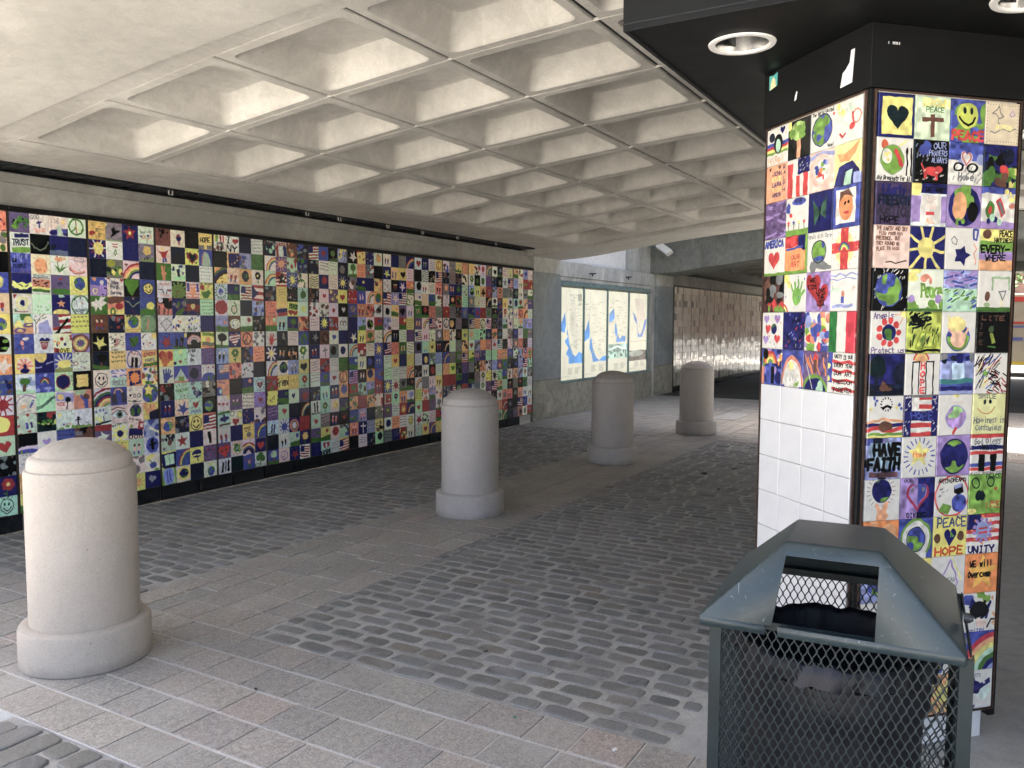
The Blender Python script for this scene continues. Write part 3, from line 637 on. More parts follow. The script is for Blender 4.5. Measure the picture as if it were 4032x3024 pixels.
S(1,8,1, lambda c: c.bg('b',.5).blots('lbl',9,.12).bow(.5,.5,.28,['B','r','y','g'],.05))
S(1,8,2, lambda c: c.bg('m').ell(.45,.5,.33,.36,'n').ring(.45,.5,.33,.36,.02,'r').text('S',.85,.2,.12,.1,'e').text('O',.85,.4,.12,.1,'e').text('S',.85,.6,.12,.1,'e'))
S(1,8,3, lambda c: c.bg('k').rect(.13,.12,.88,.85,'y').line([(.25,.4),(.6,.36)],.02,'o').line([(.4,.6),(.65,.62)],.02,'o'))
S(1,9,0, lambda c: c.bg('w').bow(.5,.6,.55,['P'],.05).ell(.3,.55,.12,.08,(.92,.7,.5)).line([(.62,.65),(.8,.35)],.04,'b').ell(.7,.4,.1,.06,'m').line([(.1,.85),(.6,.82)],.01,'e'))
S(1,9,1, lambda c: [c.bg('m'), [c.line([(.0,.8+k*.05),(.3,.62+k*.05),(.55,.4+k*.05),(.8,.15+k*.04),(1,.02+k*.05)],.01,'t') for k in range(4)]])
S(1,9,3, lambda c: c.bg('s').ell(.3,.15,.35,.2,(.72,.76,.58)).ell(.62,.45,.18,.16,'B').rect(.5,.55,.72,.98,'b').line([(.35,.35),(.5,.6)],.04,'b'))
S(1,10,0, lambda c: [c.bg('m'), [c.heart(x,y,.07,'r') for x,y in ((.1,.12),(.5,.1),(.88,.1),(.1,.5),(.9,.5),(.1,.9),(.5,.85),(.88,.88))], c.ell(.42,.5,.05,.06,'b'), c.rect(.38,.55,.46,.7,'b'), c.ell(.6,.5,.05,.06,'n'), c.rect(.56,.55,.64,.7,'n')])
S(1,10,1, lambda c: c.bg('t').blots('kt',6,.15,0,0,.5,.4).blots('r',5,.14,.5,0,1,.35).blots('GyGg',12,.1,0,.45,1,.7).blots('kt',8,.12,0,.75,1,1))
S(1,10,2, lambda c: c.bg((.84,.90,.80)).ell(.2,.25,.1,.1,'Y').hatch('e',3,.012,.6,.1,.9,.3,.6,.1).blots('GGm',10,.09,0,.78,1,1).blots('bs',4,.04,.3,.65,.8,.8))
S(1,10,3, lambda c: c.bg((.87,.89,.85)).rect(0,.85,1,1,'G').ell(.25,.45,.06,.07,'k').line([(.25,.5),(.25,.75)],.03,'k').line([(.1,.55),(.4,.52)],.02,'k').line([(.25,.75),(.15,.9)],.02,'k').line([(.25,.75),(.35,.9)],.02,'k').blots('e',4,.03,.5,.72,.95,.85))
S(1,11,0, lambda c: c.bg('k').poly([(0,.75),(.3,.6),(1,.55),(1,.8),(0,.95)],'w').poly([(0,.85),(.4,.72),(1,.75),(1,1),(0,1)],'b').blots('G',3,.08,.1,.85,.8,1))
S(2,0,0, lambda c: c.bg((.86,.70,.40)).blots('B',14,.025).text('C',.12,.12,.18,.2,'B').text('Z',.4,.42,.18,.2,'d').text('E',.65,.68,.18,.2,'B').blots('r',3,.1,.12,.7,.3,.9))
S(2,0,1, lambda c: c.bg((.52,.46,.50),.3).poly([(.35,.8),(.45,.55),(.4,.3),(.5,.15),(.62,.35),(.9,.35),(.6,.6),(.5,.7)],'k').rect(0,.88,1,1,(.55,.6,.42)).ell(0,.1,.15,.15,'y'))
S(2,0,2, lambda c: c.bg('n').star(.5,.5,.45,'r',5,.5).ell(.5,.5,.1,.1,'y').ring(.5,.12,.2,.08,.02,'k'))
S(2,0,3, lambda c: c.bg('w').text('America',.12,.15,.18,.75,'e').flag(.12,.45,.4,.68,5,'w','s','b').flag(.55,.45,.85,.68,5,'w','s','b').line([(.4,.5),(.55,.95)],.012,'B').line([(.6,.6),(.45,.95)],.012,'B'))
S(2,1,0, lambda c: c.bg('n').rays(.5,.45,.28,.42,12,.03,'r').rays(.5,.45,.28,.46,6,.04,'w').ell(.5,.45,.26,.3,'Y'))
S(2,1,1, lambda c: c.bg('w').rect(.3,.15,.65,.2,'r').rect(.32,.28,.65,.33,'r').line([(.52,.45),(.42,.6),(.5,.75),(.58,.6),(.52,.45)],.025,'g'))
S(2,1,3, lambda c: c.bg((.50,.48,.54),.4).rect(0,.78,1,1,(.5,.58,.38)).ell(.5,.35,.27,.25,(.86,.76,.42)).blots('d',3,.05,.1,.75,.9,.85))
S(2,2,1, lambda c: c.bg((.50,.50,.45)).ell(.3,.2,.24,.18,(.65,.66,.25)).blots('gGt',10,.11,0,.45,1,.8).ell(.35,.7,.1,.18,'Y').ell(.75,.7,.12,.2,'Y').ell(.8,.8,.08,.09,'r'))
S(2,2,2, lambda c: c.bg('w').text('IT WILL BE OK',.1,.03,.09,.75,'e').heart(.2,.35,.09,'B').bow(1.0,1.15,.95,['r','o','Y','G','n'],.1))
S(2,3,0, lambda c: c.bg('P').rect(0,0,1,.48,'b').ell(.2,.2,.11,.11,'o').ell(.62,.36,.11,.13,'w').ell(.9,.12,.12,.1,'w').blots('d',7,.035,.2,.6,.95,.95).ring(.25,.75,.12,.12,.03,'Y'))
S(2,3,1, lambda c: c.bg('w').heart(.1,.12,.08,'r').heart(.8,.15,.1,'r').text('Have',.25,.22,.16,.4,'d').text('Faith',.22,.42,.16,.45,'d').text('Everyone',.22,.7,.13,.6,'d').blots('ryd',9,.025,.02,.1,.2,.95))
S(2,3,2, lambda c: c.bg('k').poly([(.05,.05),(.95,.02),(.92,.35),(.55,.9),(.3,.7),(.05,.3)],(.34,.50,.18)))
S(2,4,0, lambda c: c.bg('g').poly([(.05,.35),(.3,.3),(.35,.1),(.5,.3),(.65,.08),(.95,.12),(.75,.3),(.98,.45),(.7,.62),(.55,.85),(.4,.65),(.25,.9),(.2,.6),(.05,.5)],'w'))
S(2,4,1, lambda c: c.bg('y').rect(0,0,1,.35,'B').poly([(0,.3),(.5,.4),(1,.2),(1,.6),(0,.6)],'s').ell(.6,.5,.2,.16,'r').ell(.25,.75,.16,.2,'g').ell(.25,.75,.08,.1,'Y'))
S(2,4,2, lambda c: c.bg((.10,.13,.30)).line([(.05,.25),(.3,.4),(.5,.6),(.7,.4),(.95,.25)],.03,(.6,.62,.5)).blots('r',2,.04,.45,.75,.6,.95).ell(.5,.08,.07,.05,'s'))
S(2,4,3, lambda c: c.bg('b').ell(.68,.45,.23,.24,'y').poly([(0,.85),(.35,.6),(.7,.62),(1,.5),(1,1),(0,1)],'g'))
S(2,5,2, lambda c: c.bg((.88,.76,.50)).text('One World',.15,.05,.13,.7,'k').globe(.5,.45,.27,'b','g').line([(.12,.8),(.88,.8)],.02,'s').line([(.3,.92),(.7,.92)],.02,'s'))
S(2,5,3, lambda c: c.bg((.38,.44,.35)).ell(.5,.5,.44,.46,(.52,.60,.44)).line([(.5,.25),(.5,.75)],.04,'s'))
S(2,6,1, lambda c: c.bg('w').hatch('kek',34,.014,.0,.05,.9,.95,.4,.1).flag(.3,.3,.65,.6,5,'w','r','k'))
S(2,6,2, lambda c: c.bg('b').poly([(.15,.3),(.5,.22),(.85,.15),(.9,.5),(.6,.9),(.3,.8)],'g').line([(.2,.3),(.65,.85)],.02,'t'))
S(2,6,3, lambda c: c.bg((.88,.90,.84)).ell(.85,.15,.2,.2,'Y').line([(.05,.35),(.25,.15)],.02,'k').ell(.15,.7,.05,.06,'b').heart(.42,.7,.06,'o').heart(.62,.62,.06,'r').ell(.82,.7,.05,.06,'l'))
S(2,8,3, lambda c: c.bg('w').blots('grboGeY',26,.12))
S(2,8,1, lambda c: c.bg('m').rect(0,0,1,.5,'w').hatch('bb',20,.018,.0,.05,.9,.5,0,.12).text('SMILEY',.1,.65,.2,.8,'e'))
S(2,9,0, lambda c: c.bg('w').bow(1.0,1.2,1.3,['r','w','g','n','r','Y','o','G'],.13))
S(2,9,1, lambda c: c.bg('b').rect(.0,.35,.35,1,(.25,.26,.30)).rect(.7,.35,1,1,(.25,.26,.30)).bow(.5,.35,.3,['s','y'],.05))
S(2,9,2, lambda c: c.bg('w').rays(.18,.15,.05,.12,8,.01,'e').heart(.15,.5,.09,'k').ring(.45,.5,.09,.1,.015,'k').ring(.78,.5,.1,.11,.015,'k').line([(.05,.82),(.5,.88),(.95,.8)],.015,'k').line([(.4,.8),(.6,.8)],.03,'k'))
S(2,9,3, lambda c: c.bg('w').globe(.5,.5,.46,'b','g').star(.42,.35,.3,'Y',5,.55))
S(2,10,0, lambda c: [c.bg('w'), [c.star(x,y,.11,'b') for x,y in ((.15,.2),(.4,.15),(.62,.18),(.75,.4))], c.blots('Y',5,.08,0,.55,.5,.8), c.line([(.55,.55),(.55,.85)],.02,'k'), c.rect(0,.88,1,1,'d')])
S(2,10,2, lambda c: c.bg('w').text('NYC',.35,.02,.1,.3,'k').globe(.5,.45,.33,'n','g').text('Strong',.15,.86,.11,.7,'k'))
S(2,10,3, lambda c: c.bg('y').blots('o',5,.15,0,0,1,.5).poly([(.4,.5),(1,.4),(1,1),(.35,1)],(.10,.11,.22)).line([(.5,.15),(.5,.3)],.02,'B'))
S(2,11,0, lambda c: c.bg('r').rect(0,.3,1,1,'p').poly([(.1,.65),(.4,.55),(.35,.3),(.55,.5),(.85,.5),(.6,.75),(.4,.8)],'w'))
S(2,11,1, lambda c: c.bg('w').text('Give a little love',.05,.05,.1,.9,'k').rays(.5,.62,.2,.42,8,.07,'Y').ell(.5,.62,.18,.2,'n'))
S(2,11,2, lambda c: c.bg('w').rect(.15,.45,.85,.78,'n').rect(.6,.12,.95,.5,'r').rect(.68,.2,.86,.38,'w').ring(.25,.85,.08,.09,.02,'k').ring(.5,.85,.08,.09,.02,'k').ring(.75,.85,.08,.09,.02,'k').rect(.2,.25,.3,.45,'G'))
S(2,11,3, lambda c: c.bg('l').star(.2,.2,.12,'w').blots('b',5,.15).line([(.4,.5),(.9,.85)],.07,'w'))
S(2,12,3, lambda c: c.bg((.86,.86,.88)).ell(.5,.5,.38,.4,'b',.4).rect(.42,.4,.58,.75,'k').ell(.5,.3,.12,.12,'k').line([(.3,.45),(.7,.45)],.04,'k'))
S(2,13,3, lambda c: c.bg('w').ell(.3,.25,.17,.1,'y').ell(.5,.15,.14,.09,'y').ell(.55,.62,.2,.15,'b').ell(.75,.85,.15,.06,'G').line([(.3,.3),(.6,.6)],.02,'g'))
S(2,14,3, lambda c: c.bg('n').heart(.5,.5,.24,(.6,.62,.66)))
S(3,0,0, lambda c: c.bg((.45,.27,.25),.4).blots('kB',7,.08,.3,.05,.9,.6).ell(.5,.2,.12,.14,'k'))
S(3,0,1, lambda c: c.bg('w').ell(.5,.45,.16,.2,'n').rect(.36,.32,.64,.4,'r').line([(.45,.6),(.5,.85),(.55,.6)],.02,'r'))
S(3,1,0, lambda c: c.bg('w').ell(.45,.12,.1,.09,'y').poly([(.12,.25),(.3,.3),(.65,.3),(.9,.2),(.72,.45),(.62,.7),(.34,.7),(.3,.45)],'r').rect(.36,.7,.48,.98,'b').rect(.52,.7,.63,.98,'b'))
S(3,1,1, lambda c: c.bg('d').poly([(0,1),(.35,.4),(.5,.35),(.7,.5),(1,.95)],(.14,.13,.16)))
S(3,1,2, lambda c: c.bg('Y').heart(.5,.5,.38,'r').heart(.5,.48,.26,'t').hatch('k',6,.02,.05,.05,.9,.9,.8,.12))
S(3,1,3, lambda c: c.bg('b').ell(.5,.8,.34,.7,(.68,.76,.66)).line([(.15,.9),(.25,.4),(.5,.12)],.03,'s'))
S(3,2,0, lambda c: c.bg('g').rect(.35,.65,.6,1,'s').ell(.47,.58,.2,.16,'s').line([(.42,.5),(.32,.12)],.05,'s').line([(.5,.5),(.52,.12)],.05,'s'))
S(3,2,1, lambda c: c.bg('w').rect(0,.75,1,1,'m').rect(.35,.3,.55,.78,'t').blots('bd',7,.09,.05,.1,.8,.35).blots('bs',3,.07,.7,.4,.9,.6))
S(3,3,0, lambda c: c.bg('w').text('Give Peace',.1,.05,.13,.7,'s').line([(0,.5),(.3,.48),(.4,.75)],.02,'k').line([(1,.5),(.65,.48),(.6,.75)],.02,'k').text('Trust',.2,.78,.15,.6,'s').heart(.8,.55,.07,'r'))
S(3,3,1, lambda c: c.bg('t').rays(.5,.55,.3,.5,12,.05,'G').ell(.5,.6,.42,.4,(.40,.54,.25)).line([(.35,.85),(.42,.55),(.6,.5)],.025,'B'))
S(3,3,2, lambda c: [[c.rect(0,k*.1,1,k*.1+.1,'s' if k%2 else 'w') for k in range(10)], c.rect(.05,.05,.22,.6,'b'), c.rect(.8,.05,.95,.6,'b'), c.ell(.5,.62,.2,.28,'o')])
S(3,3,3, lambda c: c.bg('y').text('For Children',.05,.02,.11,.9,'k').ell(.2,.3,.14,.15,'r').ell(.62,.25,.1,.1,'o').poly([(.12,.5),(.3,.6),(.7,.45),(.8,.6),(.6,.95),(.3,.92)],'g'))
S(3,4,0, lambda c: c.bg('s').blots('k',8,.15,.45,.15,1,.5).ell(.2,.2,.16,.17,'w').ring(.2,.2,.16,.17,.02,'k').rect(.1,.5,.2,1,'B').rect(.4,.6,.5,1,'B').rect(.65,.6,.72,1,'B'))
S(3,4,2, lambda c: c.bg((.22,.20,.26)).rect(0,.35,1,.8,(.5,.2,.16),.4).ell(.5,.5,.16,.18,'y').rect(.3,.8,.7,1,'n'))
S(3,5,0, lambda c: c.bg('w').line([(.5,.1),(.85,.5),(.5,.9),(.15,.5),(.5,.1)],.022,'e').blots('g',1,.05,.49,.08,.5,.1).ell(.15,.5,.05,.06,'g').ell(.85,.5,.05,.06,'g').ell(.5,.9,.05,.06,'g'))
S(3,5,1, lambda c: c.bg('w').poly([(0,0),(.25,0),(0,.4)],'n').blots('rsoy',5,.05,.4,.2,.6,.45).blots('nbgr',8,.07,.1,.6,.95,.95))
S(3,5,2, lambda c: c.bg('w').blots('kb',14,.045,0,.02,1,.3).blots('Y',8,.05,0,.3,1,.5).blots('nbG',16,.05,0,.5,1,.98))
S(3,6,1, lambda c: c.bg('b').rect(0,.85,1,1,'g').rect(.15,.45,.35,.9,'k').rect(.5,.3,.75,.9,'k').rect(.55,.5,.68,.85,'p').ell(.9,.15,.12,.15,'y'))
S(3,6,2, lambda c: c.bg('k').bow(.5,.62,.42,['s','w','s','w'],.06).rect(0,.62,1,1,'k'))
S(3,6,3, lambda c: c.bg('Y').rect(0,0,1,.2,'G').ell(.5,.45,.2,.18,'o').rect(0,.6,1,.85,(.4,.45,.4)).rect(0,.85,1,1,'s'))
S(3,7,0, lambda c: c.bg('y').heart(.5,.42,.4,'r').rect(.4,.6,.62,1,(.72,.40,.24)).ell(.5,.6,.22,.2,(.72,.40,.24)).line([(.38,.6),(.28,.25)],.04,(.72,.40,.24)).line([(.47,.6),(.45,.2)],.04,(.72,.40,.24)).line([(.57,.6),(.6,.22)],.04,(.72,.40,.24)).line([(.65,.65),(.88,.5)],.04,(.72,.40,.24)))
S(3,7,1, lambda c: c.bg('m').ell(.5,.15,.1,.1,'Y').ell(.15,.85,.09,.1,'n').heart(.5,.75,.11,'r').hatch('e',6,.012,.7,.6,.95,.9,.8,.1))
S(3,7,2, lambda c: c.bg('w').text('Free',.15,.12,.17,.5,'k').text('to',.3,.38,.15,.2,'k').text('Be',.25,.6,.15,.25,'k'))
S(3,8,1, lambda c: c.bg('b').rect(0,.75,1,1,'s').poly([(.05,.85),(.5,.15),(.95,.85)],'m').rect(.35,.6,.7,.85,'G'))
S(3,8,3, lambda c: c.bg('w').ell(.6,.9,.5,.4,'b').blots('g',3,.1,.4,.7,.9,.95).blots('rP',6,.04,.1,.1,.9,.4))
S(3,9,1, lambda c: c.bg('m').text('TOGETHER',.1,.4,.13,.8,'g').blots('eGr',9,.03,.1,.1,.9,.3).blots('eGr',9,.03,.1,.7,.9,.95))
S(3,14,0, lambda c: c.bg((.72,.80,.62)).ell(.5,.5,.33,.45,(.52,.60,.84)).rect(.38,.2,.46,.85,'b').rect(.55,.2,.63,.85,'b').rect(0,0,.15,1,'G').rect(.88,0,1,1,'G'))
S(3,14,1, lambda c: c.bg('w').ell(.5,.5,.42,.42,'Y').globe(.5,.5,.27,'n','g'))
S(3,14,3, lambda c: c.bg('w').ell(.5,.15,.13,.12,'Y').globe(.5,.6,.3,'b','g'))
S(3,13,0, lambda c: c.bg('Y').rect(.08,.15,.92,.85,'n').rect(.25,.22,.75,.78,(.75,.88,.80)).line([(.5,.25),(.5,.75)],.012,'e').rect(.15,.85,.85,.95,'k'))
S(4,0,0, lambda c: [c.bg('w'), c.rect(.1,0,.3,.4,'G'), c.rect(.45,0,.55,.4,'r'), c.rect(.65,0,.75,.4,'r'), c.blots('eBt',14,.1,0,.45,.9,.9), c.rect(0,0,.08,.4,'y')])
S(4,2,0, lambda c: c.bg('Y').bow(1.1,1.3,1.45,['o','g','n','k'],.13).blots('B',5,.04,.3,.6,.9,.9))
S(4,2,2, lambda c: c.bg('o').ell(.45,.5,.33,.4,'d').blots('g',4,.07,.3,.3,.6,.7))
S(4,3,0, lambda c: c.bg((.80,.88,.80)).rays(.5,.5,.32,.42,16,.03,'g').ell(.5,.5,.16,.18,'b').blots('y',2,.05,.45,.5,.55,.6))
S(4,4,1, lambda c: c.bg('w').ring(.45,.6,.25,.25,.04,'g').ell(.45,.6,.15,.15,'i').line([(.4,.1),(.6,.25),(.7,.5)],.04,'g'))
S(4,5,1, lambda c: c.bg('B').ell(.5,.52,.42,.33,'w').globe(.5,.52,.24,'b','w'))
S(4,9,3, lambda c: c.bg((.80,.90,.84)).rays(.5,.5,.38,.42,18,.02,'k').heart(.5,.5,.28,'r').heart(.5,.5,.14,'e'))
S(4,9,0, lambda c: c.bg((.90,.64,.48)).text('Peace',.1,.08,.14,.5,'p').ell(.25,.75,.25,.3,'b').ell(.35,.7,.12,.15,'m').rect(.02,.4,.4,.48,'s'))
S(4,10,0, lambda c: [c.bg('w'), [c.heart(.15+k*.34,.6,.12,'r') for k in range(3)], c.ell(.9,.1,.15,.15,'Y')])
S(4,11,1, lambda c: c.bg('w').heart(.5,.68,.24,'r').ring(.2,.25,.12,.14,.02,'e').ell(.75,.28,.17,.2,'Y').ring(.75,.28,.17,.2,.015,'e'))
S(4,12,2, lambda c: c.bg('Y').text('Peace',.15,.1,.15,.6,'k').text('be with',.2,.32,.12,.55,'k').ell(.5,.72,.22,.22,'e'))
S(4,13,0, lambda c: c.bg('p').heart(.5,.48,.4,'R',.45).ell(.3,.45,.07,.08,'B').ell(.65,.45,.07,.08,'B'))
S(4,13,1, lambda c: c.bg('w').rays(.5,.5,.35,.47,20,.02,'s').blots('GGg',14,.13,.25,.3,.75,.7).blots('l',2,.08,.45,.45,.55,.55))
S(4,13,2, lambda c: c.bg('w').bow(.5,.95,.7,['r','Y','e','n','k'],.1).blots('kse',12,.03,.3,.65,.7,.9))
S(4,13,3, lambda c: c.bg('e').rect(.13,.12,.87,.87,'n').heart(.5,.5,.27,(.72,.25,.25)))
S(4,14,2, lambda c: c.bg('w').rect(.06,.05,.95,.95,'b').blots('p',4,.12,.3,.3,.7,.5).ell(.5,.5,.07,.09,'o').ell(.5,.72,.15,.07,'g'))
S(5,6,0, lambda c: c.bg('w').rect(.35,.7,.65,1,'R').ell(.5,.65,.22,.2,'R').line([(.38,.6),(.3,.2)],.04,'R').line([(.48,.6),(.48,.15)],.04,'R').line([(.58,.6),(.64,.2)],.04,'R').line([(.65,.7),(.88,.5)],.04,'R'))
S(5,7,0, lambda c: c.bg('n').rays(.5,.45,.1,.42,8,.07,'w').ell(.5,.45,.14,.15,'Y'))
S(5,8,1, lambda c: c.bg('w').globe(.5,.5,.43,'n','g'))
S(5,10,0, lambda c: [c.bg('n'), [c.ell(x,y,.2,.2,'Y') for x in (.25,.5,.78) for y in (.2,.5,.8)], c.blots('k',5,.05,.3,.4,.7,.8)])
S(5,12,2, lambda c: c.bg('n').poly([(.3,.05),(.7,.05),(.95,.3),(.95,.7),(.7,.95),(.3,.95),(.05,.7),(.05,.3)],'s').ell(.5,.5,.3,.32,'g').ell(.5,.5,.22,.24,'w'))
S(6,5,1, lambda c: c.bg('n').star(.5,.48,.5,'Y',10,.45))

# ---- the sixty pictures of the pillar panel that faces the camera, and the painted part of the other one
def RF(c, r_, q):
    k = (r_, q)
    if k == (0, 0): c.bg('n'); c.rect(.1, .09, .92, .93, 'Y'); c.heart(.52, .5, .3, 't')
    elif k == (0, 1): c.bg((.80, .87, .74)); c.text('BROWN', .22, .08, .15, .75, 'Y', .02); c.text('PEACE', .3, .24, .12, .52, 'g'); c.rect(.44, .42, .55, .92, 'B'); c.rect(.2, .49, .8, .58, 'B')
    elif k == (0, 2): c.bg('b', .5); c.blots('GbG', 14, .17); c.ell(.48, .38, .3, .29, (.78, .82, .35)); c.ell(.39, .27, .045, .08, 't'); c.ell(.58, .27, .045, .08, 't'); c.line([(.26, .42), (.36, .55), (.5, .6), (.62, .54), (.7, .42)], .025, 'k'); c.text('PEACE', .04, .73, .21, .95, 'R', .03)
    elif k == (0, 3):
        c.bg((.86, .80, .68), .06)
        for i in range(12): c.ell(.06 + i*.08, .07, .012, .012, 'e'); c.ell(.06 + i*.08, .93, .012, .012, 'e'); c.ell(.05, .07 + i*.08, .012, .012, 'e'); c.ell(.95, .07 + i*.08, .012, .012, 'e')
        c.line([(.2, .28), (.32, .2), (.38, .1), (.42, .22), (.52, .34), (.4, .38), (.3, .3), (.2, .28)], .012, 'e'); c.line([(.38, .38), (.36, .5), (.42, .5)], .01, 'e'); c.line([(.68, .28), (.78, .18), (.86, .3), (.74, .32), (.68, .28)], .01, 'P'); c.line([(.15, .7), (.3, .74), (.45, .64), (.7, .66), (.9, .62)], .012, 'e'); c.text('BIRDS', .3, .54, .1, .5, 'Y')
    elif k == (1, 0):
        c.bg('w', .05); c.ell(.2, .17, .1, .1, (.80, .35, .20)); c.line([(.6, .18), (.72, .12), (.8, .06)], .02, 'Y'); c.ell(.42, .5, .32, .33, 'G'); c.ell(.28, .44, .14, .17, 'w'); c.ell(.25, .4, .05, .05, 'y'); c.ell(.33, .37, .04, .04, 'y'); c.ell(.3, .52, .05, .05, 'y'); c.line([(.5, .3), (.62, .5), (.66, .62)], .05, 'R')
        c.line([(.82, .3), (.82, .85)], .02, 'k'); c.ell(.82, .3, .03, .08, 'k'); c.line([(.93, .24), (.94, .85)], .02, 'k'); c.ring(.42, .5, .32, .33, .006, 'e'); c.text('Big Breakfasts For All', .02, .88, .09, .95, 'k', .008)
    elif k == (1, 1): c.bg('k', .3); c.hatch('lee', 22, .009, .05, .08, .4, .6, 1.2, .08); c.blots('b', 3, .1, .2, .05, .4, .25); c.text('OUR', .55, .06, .14, .35, 'l'); c.text('PRAYERS', .42, .24, .12, .52, 'l'); c.text('ALWAYS', .5, .4, .11, .45, 'l'); c.ell(.52, .72, .22, .1, 'R'); c.rect(.3, .7, .38, .9, 'R'); c.rect(.6, .7, .68, .92, 'R'); c.ell(.72, .66, .1, .08, 'R'); c.line([(.32, .7), (.22, .56)], .02, 'R'); c.hatch('w', 12, .01, .05, .7, .9, .95, .3, .05)
    elif k == (1, 2): c.bg('w'); c.rect(0, 0, 1, .42, 'b', .5); c.blots('bl', 6, .12, 0, .3, 1, .5); c.heart(.5, .38, .17, 'w', .22); c.ring(.28, .58, .13, .09, .02, 'k'); c.ring(.68, .58, .13, .09, .02, 'k'); c.heart(.5, .37, .15, (.75, .4, .4), .2); c.heart(.5, .36, .11, 'w', .14); c.text('Hope', .28, .72, .16, .45, 'e', .02); c.hatch('e', 16, .012, .05, .62, .9, .95, .9, .1)
    elif k == (1, 3): c.bg('n', .6); c.blots('dgdn', 18, .14); c.blots('kn', 5, .14, .2, .1, .7, .5); c.blots('g', 6, .12, 0, .6, .3, 1); c.blots('yG', 6, .1, .75, .6, 1, 1); c.blots('R', 3, .08, .5, .55, .7, .75); c.blots('B', 4, .1, .3, .75, .7, 1)
    elif k == (2, 0): c.bg((.26, .21, .33), .25); c.text('Liberty', .2, .1, .2, .6, 'n', .03); c.text('FREEDOM', .08, .33, .2, .85, 'd', .03); c.text('JUSTICE', .06, .58, .2, .9, (.2, .18, .24), .03); c.text('HOPE', .15, .8, .15, .5, 'k')
    elif k == (2, 1): c.bg((.86, .90, .88)); c.rect(0, 0, 1, .24, 'n', .4); c.ell(.1, .12, .18, .2, 'Y'); c.rect(0, .3, .25, .9, 'P'); c.rect(.82, .3, 1, .9, 'P'); c.rect(.26, .26, .8, .95, 'w'); c.text('WE ARE', .4, .1, .1, .5, 'k'); c.text('WE', .42, .32, .12, .3, 'i'); c.text('OUR', .4, .48, .12, .3, 'i'); c.rect(.4, .66, .64, .74, 'R'); c.text('ALL', .42, .8, .12, .25, 'o')
    elif k == (2, 2): c.bg('P', .2); c.ell(.5, .5, .46, .46, 'n', .4); c.blots('G', 6, .13, .35, .08, .8, .4); c.ell(.36, .5, .2, .33, 'o'); c.ell(.74, .62, .15, .24, 'k'); c.blots('G', 3, .06, .3, .8, .6, .92)
    elif k == (2, 3): c.bg('w'); c.rect(0, 0, 1, .16, 'b', .4); c.rect(0, .82, 1, 1, 'P'); c.ell(.25, .55, .13, .2, 'g'); c.ell(.25, .55, .05, .09, 'R'); c.poly([(.4, .35), (.55, .25), (.7, .6), (.6, .72)], 'R'); c.line([(.5, .38), (.62, .6)], .04, 'e'); c.blots('s', 3, .06, .75, .4, .95, .6); c.blots('nm', 4, .07, .15, .7, .7, .85); c.blots('Y', 4, .07, .7, .1, 1, .4)
    elif k == (3, 0):
        c.bg('i', .12)
        for i, s_ in enumerate(['THE EARTH AND SKY', 'FLED FROM HIS', 'PRESENCE, BUT', 'THEY FOUND NO', 'PLACE TO HiDE.']): c.text(s_, .06 + (i == 1) * .08, .05 + i * .115, .075, .045 * len(s_) * (1.1 if i else 1.12), 'B', .009)
